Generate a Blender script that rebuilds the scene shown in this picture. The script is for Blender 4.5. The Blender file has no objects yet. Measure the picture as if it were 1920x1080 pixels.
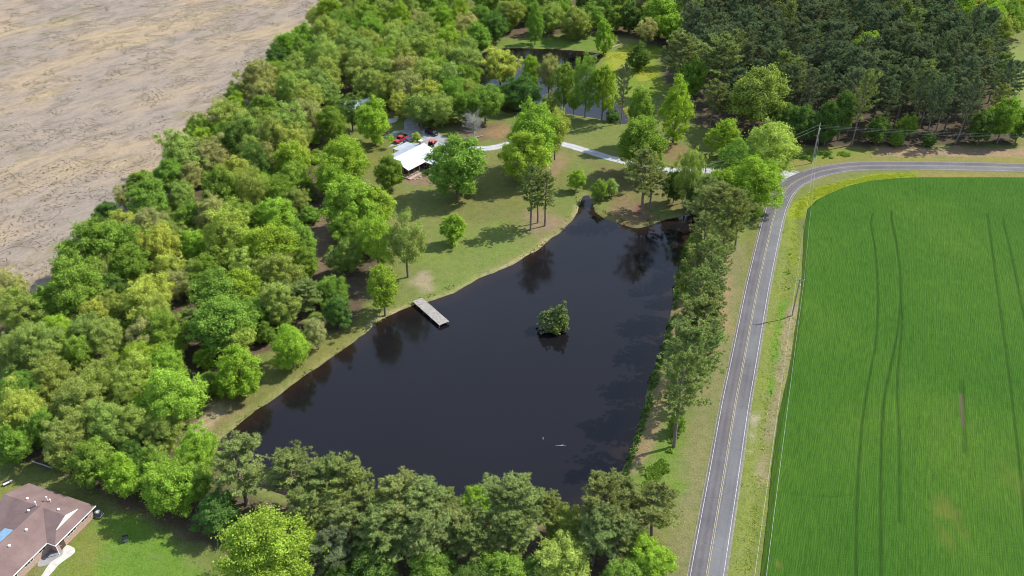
import bpy, bmesh, math, random
import numpy as np
from mathutils import Vector

# ------------------------------------------------------------------ camera, sky, sun, exposure
scene = bpy.context.scene
C = scene.collection
CAM_H, PITCH, FPX = 120.0, math.radians(34.0), 1600.0      # drone height, tilt below the horizon, focal length in photo pixels
cam_d = bpy.data.cameras.new('camera'); cam = bpy.data.objects.new('camera', cam_d); C.objects.link(cam)
cam.location = (0, 0, CAM_H); cam.rotation_euler = (math.pi / 2 - PITCH, 0, 0)
cam_d.sensor_width = 36.0; cam_d.lens = 36.0 * FPX / 1920.0
cam_d.clip_start = 1.0; cam_d.clip_end = 9000.0
scene.camera = cam
SUN_EL, SUN_AZ = math.radians(46.0), math.radians(22.0)    # azimuth counted from +X towards +Y
sdir = Vector((math.cos(SUN_EL) * math.cos(SUN_AZ), math.cos(SUN_EL) * math.sin(SUN_AZ), math.sin(SUN_EL)))
world = bpy.data.worlds.new('World'); scene.world = world; world.use_nodes = True
wn = world.node_tree
for n in list(wn.nodes): wn.nodes.remove(n)
w_out = wn.nodes.new('ShaderNodeOutputWorld'); w_bg = wn.nodes.new('ShaderNodeBackground'); w_sky = wn.nodes.new('ShaderNodeTexSky')
w_sky.sky_type = 'NISHITA'; w_sky.sun_disc = False
w_sky.sun_elevation = SUN_EL; w_sky.sun_rotation = math.pi / 2 - SUN_AZ
w_sky.air_density = 1.0; w_sky.dust_density = 1.2; w_sky.ozone_density = 1.0; w_sky.altitude = 150
w_bg.inputs['Strength'].default_value = 0.115
# broken fair-weather cloud over the whole sky
w_tc = wn.nodes.new('ShaderNodeTexCoord'); w_sep = wn.nodes.new('ShaderNodeSeparateXYZ'); wn.links.new(w_tc.outputs['Generated'], w_sep.inputs[0])
w_z = wn.nodes.new('ShaderNodeMath'); w_z.operation = 'MAXIMUM'; w_z.inputs[1].default_value = .08; wn.links.new(w_sep.outputs['Z'], w_z.inputs[0])
w_div = wn.nodes.new('ShaderNodeVectorMath'); w_div.operation = 'DIVIDE'; w_cmb = wn.nodes.new('ShaderNodeCombineXYZ')
for k in range(3): wn.links.new(w_z.outputs[0], w_cmb.inputs[k])
wn.links.new(w_tc.outputs['Generated'], w_div.inputs[0]); wn.links.new(w_cmb.outputs[0], w_div.inputs[1])
w_no = wn.nodes.new('ShaderNodeTexNoise'); w_no.inputs['Scale'].default_value = 1.1; w_no.inputs['Detail'].default_value = 7; w_no.inputs['Roughness'].default_value = .58; wn.links.new(w_div.outputs[0], w_no.inputs['Vector'])
w_ra = wn.nodes.new('ShaderNodeValToRGB'); w_ra.color_ramp.elements[0].position = .36; w_ra.color_ramp.elements[1].position = .68; w_ra.color_ramp.elements[0].color = (.50, .50, .50, 1); wn.links.new(w_no.outputs['Fac'], w_ra.inputs['Fac'])
w_mx = wn.nodes.new('ShaderNodeMix'); w_mx.data_type = 'RGBA'; wn.links.new(w_ra.outputs['Color'], w_mx.inputs[0]); wn.links.new(w_sky.outputs[0], w_mx.inputs[6]); w_mx.inputs[7].default_value = (4.2, 5.3, 7.6, 1)
wn.links.new(w_mx.outputs[2], w_bg.inputs['Color']); wn.links.new(w_bg.outputs[0], w_out.inputs['Surface'])
sun_d = bpy.data.lights.new('sun', 'SUN'); sun = bpy.data.objects.new('sun', sun_d); C.objects.link(sun)
sun_d.energy = 5.0; sun_d.angle = math.radians(0.53); sun_d.color = (1.0, 0.955, 0.88)
sun.rotation_euler = sdir.to_track_quat('Z', 'Y').to_euler(); sun.location = (60, 100, 160)
scene.view_settings.view_transform = 'Standard'; scene.view_settings.look = 'None'
scene.view_settings.exposure = 0.58; scene.view_settings.gamma = 1.0; scene.view_settings.use_curve_mapping = False
scene.render.engine = 'CYCLES'
scene.cycles.max_bounces = 6; scene.cycles.diffuse_bounces = 3; scene.cycles.glossy_bounces = 3
scene.cycles.transmission_bounces = 3; scene.cycles.transparent_max_bounces = 4
scene.cycles.sample_clamp_indirect = 4.0
scene.cycles.filter_width = 1.0

# ------------------------------------------------------------------ surveying helpers
def G(px, py, z=0.0):
    """where the photograph's pixel meets the level plane z (metres east, metres north of the drone)"""
    u = (px - 960) / FPX; v = (py - 540) / FPX
    d = (u, math.cos(PITCH) - v * math.sin(PITCH), -math.sin(PITCH) - v * math.cos(PITCH))
    k = (CAM_H - z) / -d[2]
    return (d[0] * k, d[1] * k)
def PX(x, y, z=0.0):
    Z = y * math.cos(PITCH) - (z - CAM_H) * math.sin(PITCH)
    return (960 + FPX * x / Z, 540 + FPX * (-y * math.sin(PITCH) - (z - CAM_H) * math.cos(PITCH)) / Z)
def ppm(y, z=0.0): return FPX / (y * math.cos(PITCH) - (z - CAM_H) * math.sin(PITCH))
def GP(pts, z=0.0): return [G(x, y, z) for x, y in pts]
def lin(r, g, b):
    f = lambda c: (c / 255 / 12.92) if c / 255 <= .04045 else ((c / 255 + .055) / 1.055) ** 2.4
    return (f(r), f(g), f(b))
def smooth_poly(pts, n=4, closed=True):
    """Catmull-Rom through the points"""
    P = np.array(pts, float); N = len(P); out = []
    rng_ = range(N if closed else N - 1)
    for i in rng_:
        g = (lambda k: P[k % N]) if closed else (lambda k: P[min(max(k, 0), N - 1)])
        p0, p1, p2, p3 = g(i - 1), g(i), g(i + 1), g(i + 2)
        for k in range(n):
            t = k / n
            out.append(.5 * (2 * p1 + (p2 - p0) * t + (2 * p0 - 5 * p1 + 4 * p2 - p3) * t * t + (3 * p1 - p0 - 3 * p2 + p3) * t ** 3))
    if not closed: out.append(P[-1])
    return np.array(out)
def sdf_poly(X, Y, poly):
    """signed distance, negative inside"""
    P = np.asarray(poly, float); d2 = np.full(X.shape, 1e12); inside = np.zeros(X.shape, bool)
    for i in range(len(P)):
        a, b = P[i], P[(i + 1) % len(P)]; e = b - a; L = e @ e + 1e-12
        wx, wy = X - a[0], Y - a[1]; t = np.clip((wx * e[0] + wy * e[1]) / L, 0, 1)
        d2 = np.minimum(d2, (wx - e[0] * t) ** 2 + (wy - e[1] * t) ** 2)
        c = ((a[1] <= Y) != (b[1] <= Y))
        if c.any():
            xi = a[0] + (Y - a[1]) / (b[1] - a[1] if b[1] != a[1] else 1e-9) * e[0]
            inside ^= c & (X < xi)
    d = np.sqrt(d2); return np.where(inside, -d, d)
def dist_line(X, Y, line):
    P = np.asarray(line, float); d2 = np.full(X.shape, 1e12)
    for i in range(len(P) - 1):
        a, b = P[i], P[i + 1]; e = b - a; L = e @ e + 1e-12
        wx, wy = X - a[0], Y - a[1]; t = np.clip((wx * e[0] + wy * e[1]) / L, 0, 1)
        d2 = np.minimum(d2, (wx - e[0] * t) ** 2 + (wy - e[1] * t) ** 2)
    return np.sqrt(d2)
_vr = np.random.default_rng(5); _lat = _vr.random((256, 256))
def vnoise(X, Y, s, seed=0):
    """smooth value noise, 0..1, feature size s metres"""
    x = X / s + 37.7 * seed + 1000; y = Y / s + 11.3 * seed + 1000
    xi = np.floor(x).astype(int); yi = np.floor(y).astype(int); fx = x - xi; fy = y - yi
    fx = fx * fx * (3 - 2 * fx); fy = fy * fy * (3 - 2 * fy)
    L = lambda a, b: _lat[a % 256, b % 256]
    return (L(xi, yi) * (1 - fx) + L(xi + 1, yi) * fx) * (1 - fy) + (L(xi, yi + 1) * (1 - fx) + L(xi + 1, yi + 1) * fx) * fy
def fbm(X, Y, s, seed=0, o=3):
    v = 0; a = .5
    for k in range(o): v = v + a * vnoise(X, Y, s / 2 ** k, seed + k * 3.1); a *= .5
    return v / (1 - .5 ** o)

# ------------------------------------------------------------------ object helpers
def tag(o, label=None, cat=None, group=None, kind=None):
    if label: o['label'] = label
    if cat: o['category'] = cat
    if group: o['group'] = group
    if kind: o['kind'] = kind
    return o
def link(name, me, mat=None, parent=None):
    o = bpy.data.objects.new(name, me); C.objects.link(o)
    if mat is not None: me.materials.append(mat)
    if parent is not None: o.parent = parent
    return o
def empty(name, loc=(0, 0, 0), rz=0.0):
    o = bpy.data.objects.new(name, None); C.objects.link(o); o.location = loc; o.rotation_euler = (0, 0, rz)
    o.empty_display_size = .5
    return o
def np_mesh(name, V, F, smooth=False):
    """V (n,3), F (m,k) of one face size"""
    V = np.ascontiguousarray(V, dtype=np.float32); F = np.ascontiguousarray(F, dtype=np.int32)
    me = bpy.data.meshes.new(name); m, k = F.shape
    me.vertices.add(len(V)); me.vertices.foreach_set('co', V.ravel())
    me.loops.add(m * k); me.loops.foreach_set('vertex_index', F.ravel())
    me.polygons.add(m); me.polygons.foreach_set('loop_start', np.arange(0, m * k, k, dtype=np.int32))
    if smooth: me.polygons.foreach_set('use_smooth', np.ones(m, bool))
    me.update(calc_edges=True); return me
class MB:
    """collects simple solids into one mesh"""
    def __init__(s): s.v = []; s.f = []
    def add(s, vs, fs):
        k = len(s.v); s.v += [tuple(v) for v in vs]; s.f += [tuple(i + k for i in f) for f in fs]; return s
    def box(s, x0, x1, y0, y1, z0, z1):
        return s.add([(x0, y0, z0), (x1, y0, z0), (x1, y1, z0), (x0, y1, z0), (x0, y0, z1), (x1, y0, z1), (x1, y1, z1), (x0, y1, z1)],
                     [(0, 3, 2, 1), (4, 5, 6, 7), (0, 1, 5, 4), (1, 2, 6, 5), (2, 3, 7, 6), (3, 0, 4, 7)])
    def slab(s, quad, t):
        """a plate: polygon of points, thickened downwards by t"""
        n = len(quad); vs = [tuple(p) for p in quad] + [(p[0], p[1], p[2] - t) for p in quad]
        return s.add(vs, [tuple(range(n)), tuple(range(2 * n - 1, n - 1, -1))] + [(i, i + n, (i + 1) % n + n, (i + 1) % n) for i in range(n)])
    def tube(s, pts, rad, n=6, cap=True):
        pts = [Vector(p) for p in pts]; rad = rad if hasattr(rad, '__len__') else [rad] * len(pts); k = len(s.v)
        up = Vector((0, 0, 1))
        for i, p in enumerate(pts):
            d = (pts[min(i + 1, len(pts) - 1)] - pts[max(i - 1, 0)]).normalized()
            a = d.cross(up if abs(d.z) < .95 else Vector((1, 0, 0))).normalized(); b = d.cross(a)
            for j in range(n):
                t = 2 * math.pi * j / n; q = p + (a * math.cos(t) + b * math.sin(t)) * rad[i]; s.v.append(tuple(q))
        for i in range(len(pts) - 1):
            for j in range(n):
                s.f.append((k + i * n + j, k + i * n + (j + 1) % n, k + (i + 1) * n + (j + 1) % n, k + (i + 1) * n + j))
        if cap:
            s.f.append(tuple(k + j for j in range(n))[::-1]); s.f.append(tuple(k + (len(pts) - 1) * n + j for j in range(n)))
        return s
    def prof(s, pts, hw, axis='y', top=None):
        """profile of (x,z) points extruded to both sides; hw half width or a function of (x,z)"""
        n = len(pts); h = hw if callable(hw) else (lambda x, z: hw)
        vs = [(x, -h(x, z), z) for x, z in pts] + [(x, h(x, z), z) for x, z in pts]
        return s.add(vs, [tuple(range(n)), tuple(range(2 * n - 1, n - 1, -1))] + [(i + n, (i + 1) % n + n, (i + 1) % n, i)[::1] for i in range(n)])
    def wheel(s, c, r, w, n=14, axis='y'):
        k = len(s.v); x, y, z = c
        rings = [(-w / 2, r * .82), (-w / 2 + w * .15, r), (w / 2 - w * .15, r), (w / 2, r * .82)]
        for o, q in rings:
            for j in range(n):
                t = 2 * math.pi * j / n; s.v.append((x + q * math.cos(t), y + o, z + q * math.sin(t)))
        for i in range(3):
            for j in range(n): s.f.append((k + i * n + j, k + i * n + (j + 1) % n, k + (i + 1) * n + (j + 1) % n, k + (i + 1) * n + j))
        s.f.append(tuple(k + j for j in range(n))); s.f.append(tuple(k + 3 * n + j for j in range(n))[::-1])
        return s
    def mesh(s, name):
        me = bpy.data.meshes.new(name); me.from_pydata(s.v, [], s.f); me.update()
        bm = bmesh.new(); bm.from_mesh(me); bmesh.ops.recalc_face_normals(bm, faces=bm.faces); bm.to_mesh(me); bm.free()
        return me
    def build(s, name, mat, parent=None, bevel=0.0):
        o = link(name, s.mesh(name), mat, parent)
        if bevel:
            m = o.modifiers.new('bevel', 'BEVEL'); m.width = bevel; m.segments = 2; m.limit_method = 'ANGLE'
        return o
def structure(o): o['kind'] = 'structure'; return o

# ------------------------------------------------------------------ materials
class NT:
    def __init__(s, name):
        s.m = bpy.data.materials.new(name); s.m.use_nodes = True; s.t = s.m.node_tree; s.t.nodes.clear()
        s.out = s.n('ShaderNodeOutputMaterial')
    def n(s, t, **kw):
        n = s.t.nodes.new(t)
        for k, v in kw.items(): setattr(n, k, v)
        return n
    def l(s, a, b): s.t.links.new(a, b)
    def noise(s, scale, detail=4, rough=.55, vec=None, dist=0.0):
        n = s.n('ShaderNodeTexNoise'); n.inputs['Scale'].default_value = scale; n.inputs['Detail'].default_value = detail
        n.inputs['Roughness'].default_value = rough; n.inputs['Distortion'].default_value = dist
        if vec is not None: s.l(vec, n.inputs['Vector'])
        return n.outputs['Fac']
    def coord(s, kind='Object', scale=(1, 1, 1), rot=(0, 0, 0)):
        c = s.n('ShaderNodeTexCoord'); m = s.n('ShaderNodeMapping'); m.inputs['Scale'].default_value = scale; m.inputs['Rotation'].default_value = rot
        s.l(c.outputs[kind], m.inputs['Vector']); return m.outputs['Vector']
    def stretch(s, ang, sx, sy):
        """coordinates turned by ang, then scaled: features run along ang"""
        m = s.n('ShaderNodeMapping'); m.inputs['Scale'].default_value = (sx, sy, sy); s.l(s.coord(rot=(0, 0, -ang)), m.inputs['Vector']); return m.outputs['Vector']
    def ramp(s, fac, stops, interp='LINEAR'):
        r = s.n('ShaderNodeValToRGB'); r.color_ramp.interpolation = interp; e = r.color_ramp.elements
        while len(e) < len(stops): e.new(.5)
        for k, (p, c) in enumerate(stops): e[k].position = p; e[k].color = (*c, 1) if len(c) == 3 else c
        s.l(fac, r.inputs['Fac']); return r.outputs['Color']
    def mix(s, fac, a, b, mode='MIX'):
        m = s.n('ShaderNodeMix'); m.data_type = 'RGBA'; m.blend_type = mode; m.clamp_result = False
        for sock, v in ((0, fac), (6, a), (7, b)):
            if hasattr(v, 'is_output'): s.l(v, m.inputs[sock])
            elif sock == 0: m.inputs[0].default_value = v
            else: m.inputs[sock].default_value = (*v, 1)
        return m.outputs[2]
    def math(s, op, a, b=0.0):
        m = s.n('ShaderNodeMath'); m.operation = op
        for k, v in ((0, a), (1, b)):
            if hasattr(v, 'is_output'): s.l(v, m.inputs[k])
            else: m.inputs[k].default_value = v
        return m.outputs[0]
    def bump(s, h, strength=.4, dist=.1):
        b = s.n('ShaderNodeBump'); b.inputs['Strength'].default_value = strength; b.inputs['Distance'].default_value = dist
        s.l(h, b.inputs['Height']); return b.outputs['Normal']
    def done(s, col, rough=.8, spec=.3, metal=0.0, normal=None, **kw):
        p = s.n('ShaderNodeBsdfPrincipled')
        for nm, v in (('Base Color', col), ('Roughness', rough), ('Specular IOR Level', spec), ('Metallic', metal)):
            if hasattr(v, 'is_output'): s.l(v, p.inputs[nm])
            elif nm == 'Base Color': p.inputs[nm].default_value = (*v, 1)
            else: p.inputs[nm].default_value = v
        for nm, v in kw.items(): p.inputs[nm.replace('_', ' ')].default_value = v
        if normal is not None: s.l(normal, p.inputs['Normal'])
        s.l(p.outputs[0], s.out.inputs['Surface']); s.p = p; return s.m
def plain(name, col, rough=.6, spec=.3, metal=0.0, vary=.18, scale=2.0, bump=0.0):
    t = NT(name); v = t.coord()
    f = t.noise(scale, 5, .6, v)
    lo = tuple(c * (1 - vary) for c in col); hi = tuple(c * (1 + vary) for c in col)
    c = t.ramp(f, [(.3, lo), (.7, hi)])
    nrm = t.bump(t.noise(scale * 6, 3, .6, v), bump, .02) if bump else None
    return t.done(c, rough, spec, metal, nrm)
M = {}
# --- ground cover: colour of what grows or lies there comes from the attribute "cover", the rest is grain
def ground_mat():
    t = NT('ground_cover'); v = t.coord()
    a = t.n('ShaderNodeAttribute', attribute_name='cover').outputs['Color']
    n1 = t.noise(.09, 5, .6, v); n2 = t.noise(.55, 5, .65, v); n3 = t.noise(3.2, 4, .7, v)
    c = t.mix(t.math('MULTIPLY', t.ramp(n1, [(.35, (0, 0, 0)), (.68, (1, 1, 1))]), .55), a, (1.25, 1.14, .95), 'MULTIPLY')
    c = t.mix(t.math('MULTIPLY', t.ramp(n2, [(.42, (0, 0, 0)), (.66, (1, 1, 1))]), .75), c, (.70, .82, .62), 'MULTIPLY')
    g = t.ramp(n3, [(.28, (.58, .58, .56)), (.5, (1, 1, 1)), (.74, (1.45, 1.42, 1.36))])
    c = t.mix(.85, c, g, 'MULTIPLY')
    m = t.ramp(t.noise(.23, 6, .72, v, .8), [(.50, (0, 0, 0)), (.66, (1, 1, 1))]); c = t.mix(t.math('MULTIPLY', m, .26), c, (.19, .15, .085))
    m2 = t.ramp(t.noise(1.1, 5, .75, v, .5), [(.56, (0, 0, 0)), (.70, (1, 1, 1))]); c = t.mix(t.math('MULTIPLY', m2, .35), c, (.060, .085, .022))
    return t.done(c, .95, .08, 0, t.bump(t.noise(2.2, 5, .7, v), .8, .25))
M['ground'] = ground_mat()
def bare_field_mat():
    t = NT('bare_field_soil')
    rz = math.radians(52)
    v = t.coord(); vs = t.stretch(rz, .016, .034); vm = t.stretch(rz, .10, .24); vf = t.stretch(rz, .75, 1.5)
    base = t.ramp(t.noise(1.0, 5, .6, vs, .6), [(.30, lin(160, 151, 144)), (.47, lin(166, 154, 143)), (.60, lin(178, 162, 140)), (.75, lin(192, 176, 140))])
    mid = t.ramp(t.noise(1.0, 6, .68, vm, .4), [(.34, (.66, .65, .60)), (.5, (1, 1, 1)), (.68, (1.22, 1.18, 1.06))])
    c = t.mix(.8, base, mid, 'MULTIPLY')
    green = t.ramp(t.noise(1.6, 5, .7, vs, 1.0), [(.54, (0, 0, 0)), (.66, (1, 1, 1))])
    gn = t.mix(1.0, green, t.ramp(t.noise(.05, 4, .6, v), [(.48, (0, 0, 0)), (.62, (1, 1, 1))]), 'MULTIPLY')
    c = t.mix(gn, c, lin(140, 136, 92))
    fine = t.ramp(t.noise(1.0, 5, .75, vf), [(.24, (.40, .39, .33)), (.41, (.86, .86, .83)), (.60, (1.06, 1.06, 1.05)), (.76, (1.45, 1.40, 1.25))])
    c = t.mix(.9, c, fine, 'MULTIPLY')
    c = t.mix(1.0, c, (.63, .61, .58), 'MULTIPLY')
    return t.done(c, .95, .05, 0, t.bump(t.noise(1.0, 5, .75, vf), .6, .2))
M['bare'] = bare_field_mat()
def crop_mat():
    t = NT('young_wheat'); v = t.coord()
    rows = t.coord(scale=(1.0, .13, 1.0), rot=(0, 0, 0))      # object frame has the drill rows along its Y
    r1 = t.noise(2.3, 3, .7, rows); r2 = t.noise(1.15, 4, .7, rows)
    c = t.ramp(t.noise(.022, 4, .55, v), [(.3, (.034, .097, .011)), (.5, (.045, .110, .013)), (.72, (.066, .130, .016))])
    c = t.mix(.5, c, t.ramp(r1, [(.30, (.62, .68, .6)), (.5, (1, 1, 1)), (.7, (1.3, 1.2, 1.2))]), 'MULTIPLY')
    c = t.mix(.4, c, t.ramp(r2, [(.3, (.68, .74, .7)), (.5, (1, 1, 1)), (.7, (1.22, 1.15, 1.1))]), 'MULTIPLY')
    wv = t.n('ShaderNodeTexWave', wave_type='BANDS', bands_direction='X'); wv.inputs['Scale'].default_value = .80; wv.inputs['Distortion'].default_value = 2.4; wv.inputs['Detail'].default_value = 2; wv.inputs['Detail Scale'].default_value = .6
    t.l(v, wv.inputs['Vector']); c = t.mix(.5, c, t.ramp(wv.outputs['Fac'], [(.1, (.66, .70, .66)), (.6, (1.1, 1.08, 1.06))]), 'MULTIPLY')
    c = t.mix(.6, c, t.ramp(t.noise(4.5, 4, .8, v), [(.3, (.6, .66, .6)), (.5, (1, 1, 1)), (.72, (1.35, 1.28, 1.3))]), 'MULTIPLY')
    tr = t.n('ShaderNodeAttribute', attribute_name='tram').outputs['Fac']
    c = t.mix(tr, c, (.022, .052, .010))
    ye = t.n('ShaderNodeAttribute', attribute_name='thin').outputs['Fac']
    c = t.mix(ye, c, (.10, .125, .022))
    so = t.n('ShaderNodeAttribute', attribute_name='soil').outputs['Fac']
    c = t.mix(so, c, (.10, .075, .05))
    h = t.math('ADD', r1, t.noise(5.0, 3, .7, v))
    return t.done(c, .9, .05, 0, t.bump(h, .9, .25))
M['crop'] = crop_mat()
def road_mat():
    t = NT('worn_asphalt'); v = t.coord()
    lane = t.n('ShaderNodeAttribute', attribute_name='lane').outputs['Fac']      # 0 left lane, 1 right lane, resurfaced at different times
    along = t.noise(.035, 3, .5, v)
    c = t.ramp(t.noise(.25, 6, .65, v), [(.3, (.072, .066, .071)), (.7, (.100, .093, .098))])
    lt = t.mix(t.ramp(along, [(.42, (0, 0, 0)), (.58, (1, 1, 1))]), c, (.128, .130, .132))
    c = t.mix(lane, c, lt)
    wear = t.n('ShaderNodeAttribute', attribute_name='wear').outputs['Fac']
    c = t.mix(t.math('MULTIPLY', wear, .5), c, (.132, .128, .128))
    vc = t.n('ShaderNodeTexVoronoi', feature='DISTANCE_TO_EDGE'); vc.inputs['Scale'].default_value = .16; t.l(t.mix(.25, v, t.n('ShaderNodeTexNoise').outputs['Color']), vc.inputs['Vector'])
    crack = t.ramp(vc.outputs['Distance'], [(.0, (.55, .55, .55)), (.012, (1, 1, 1))]); c = t.mix(.35, c, crack, 'MULTIPLY')
    c = t.mix(.7, c, t.ramp(t.noise(.11, 5, .6, v), [(.35, (.80, .80, .82)), (.65, (1.15, 1.14, 1.12))]), 'MULTIPLY')
    g = t.ramp(t.noise(6, 4, .8, v), [(.3, (.82, .82, .82)), (.7, (1.18, 1.18, 1.18))])
    return t.done(t.mix(1.0, c, g, 'MULTIPLY'), .85, .25, 0, t.bump(t.noise(14, 3, .7, v), .3, .02))
M['road'] = road_mat()
def paint_mat(name, col):
    t = NT(name); v = t.coord()
    f = t.ramp(t.noise(2.2, 5, .75, v), [(.34, (.28, .28, .28)), (.52, (.8, .8, .8)), (.7, (1, 1, 1))])
    return t.done(t.mix(1.0, col, f, 'MULTIPLY'), .7, .2)
M['white_line'] = paint_mat('white_road_paint', (.52, .51, .49)); M['yellow_line'] = paint_mat('yellow_road_paint', (.46, .40, .24))
def gravel_mat():
    t = NT('gravel'); v = t.coord()
    c = t.ramp(t.noise(.4, 5, .6, v), [(.3, (.17, .175, .18)), (.55, (.27, .27, .268)), (.75, (.38, .375, .36))])
    tr = t.n('ShaderNodeAttribute', attribute_name='track').outputs['Fac']
    c = t.mix(t.math('MULTIPLY', tr, .7), c, (.46, .455, .44))
    c = t.mix(1.0, c, t.ramp(t.noise(7, 4, .8, v), [(.3, (.7, .7, .7)), (.7, (1.25, 1.25, 1.25))]), 'MULTIPLY')
    return t.done(c, .95, .1, 0, t.bump(t.noise(11, 3, .8, v), .6, .04))
M['gravel'] = gravel_mat()
def water_mat(name, col, shallow):
    t = NT(name); v = t.coord()
    h = t.math('ADD', t.noise(1.6, 3, .6, v), t.math('MULTIPLY', t.noise(.25, 3, .5, v), 1.5))
    dp = t.n('ShaderNodeAttribute', attribute_name='shallow').outputs['Fac']
    sh = t.math('MULTIPLY', dp, t.ramp(t.noise(.35, 4, .6, v), [(.3, (.35, .35, .35)), (.7, (1, 1, 1))]))
    patch = t.ramp(t.noise(.035, 4, .55, v, .6), [(.40, (.035, .035, .035)), (.62, (.16, .16, .16))])
    m = t.done(t.mix(sh, col, shallow), patch, .5, 0, t.bump(h, .09, .05)); t.p.inputs['IOR'].default_value = 1.333
    return m
M['water'] = water_mat('tea_brown_pond_water', (.0075, .0068, .0080), (.022, .012, .007))
def leaf_mat(name, trans=.34, lo=.55, hi=1.50):
    t = NT(name)
    oi = t.n('ShaderNodeObjectInfo').outputs['Color']
    ti = t.n('ShaderNodeAttribute', attribute_name='tint').outputs['Fac']
    c = t.mix(1.0, oi, t.ramp(ti, [(0, (lo, lo, lo)), (1, (hi, hi * .97, hi * 1.05))]), 'MULTIPLY')
    d = t.n('ShaderNodeBsdfDiffuse'); tr = t.n('ShaderNodeBsdfTranslucent'); mx = t.n('ShaderNodeMixShader')
    t.l(c, d.inputs['Color']); t.l(t.mix(1.0, c, (1.15, 1.2, .7), 'MULTIPLY'), tr.inputs['Color']); mx.inputs[0].default_value = trans
    t.l(d.outputs[0], mx.inputs[1]); t.l(tr.outputs[0], mx.inputs[2]); t.l(mx.outputs[0], t.out.inputs['Surface'])
    return t.m
M['leaf'] = leaf_mat('leaves'); M['needle'] = leaf_mat('pine_needles', .25, .55, 1.55)
M['bark'] = plain('grey_bark', (.16, .135, .11), .95, .05, 0, .35, 3.0); M['pine_bark'] = plain('pine_bark', (.19, .155, .125), .95, .05, 0, .35, 3.0)
M['dead_wood'] = plain('bleached_wood', (.34, .33, .30), .9, .05, 0, .3, 4)
# ------------------------------------------------------------------ plan of the place (outlines surveyed from the photograph, on the level ground)
WATER_Z = -0.45
POND = smooth_poly(GP([(405, 850), (418, 822), (440, 801), (475, 775), (530, 735), (590, 692), (640, 658), (690, 622), (704, 604), (740, 587), (775, 572), (803, 565),
    (850, 549), (900, 521), (950, 502), (985, 482), (1010, 469), (1030, 449), (1055, 431), (1075, 413), (1085, 392), (1092, 371), (1101, 365), (1109, 380), (1116, 397),
    (1140, 413), (1165, 421), (1195, 427), (1225, 420), (1250, 412), (1275, 407), (1300, 400), (1312, 420), (1294, 446), (1284, 470), (1277, 492), (1270, 520), (1262, 560),
    (1255, 600), (1243, 640), (1238, 665), (1226, 692), (1216, 730), (1206, 770), (1195, 812), (1180, 850), (1164, 892), (1140, 925), (1080, 965), (950, 985), (800, 976),
    (650, 957), (520, 925), (440, 890)], WATER_Z), 4)
POND2 = smooth_poly(GP([(885, 170), (888, 130), (903, 101), (950, 91), (1050, 93), (1115, 99), (1130, 106), (1112, 130), (1122, 160), (1150, 190), (1175, 214), (1172, 233),
    (1120, 223), (1060, 213), (1000, 207), (950, 211), (925, 197), (900, 186)], WATER_Z), 4)
ROAD = smooth_poly(GP([(1262, 1500), (1300, 1240), (1325.3, 1080), (1345.5, 960), (1359, 880), (1378.5, 760), (1394, 680), (1416.5, 560), (1422, 532), (1434, 478), (1446, 425),
    (1451, 406), (1458, 384), (1470, 361), (1488, 343), (1512, 331), (1540, 321.5), (1575, 315), (1620, 311), (1720, 310.5), (1820, 312), (1920, 314.5), (2150, 322), (2500, 335)]), 8, False)
CROP_EDGE = GP([(1380, 1500), (1426, 1080), (1440, 960), (1447, 880), (1460, 780), (1480, 690), (1497, 580), (1502, 540), (1506, 470), (1507, 425), (1514, 392), (1530, 376), (1553, 364), (1587, 350), (1625, 341), (1720, 333)])
DRIVE = smooth_poly(GP([(1500, 332), (1470, 325), (1420, 322), (1350, 321), (1290, 320), (1240, 318), (1195, 309), (1150, 298), (1100, 283), (1057, 271), (1010, 264), (965, 268), (925, 277), (890, 279), (850, 276), (815, 270)]), 5, False)
YARD = smooth_poly(GP([(700, 268), (738, 247), (757, 243), (758, 228), (775, 213), (790, 214), (784, 236), (800, 243), (830, 254), (858, 268), (856, 283), (826, 288), (790, 276), (752, 272), (722, 276)]), 4)
ORCHARD_GAP = GP([(585, 345), (610, 345), (615, 420), (612, 480), (600, 520), (575, 470), (580, 400)])
BARE = GP([(-400, 760), (0, 606), (190, 515), (300, 385), (390, 312), (490, 195), (560, 112), (640, 0), (690, -60), (760, -110), (-500, -110), (-900, 200)])
def blend(cov, w, col): return cov * (1 - w[..., None]) + np.array(col) * w[..., None]
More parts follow.
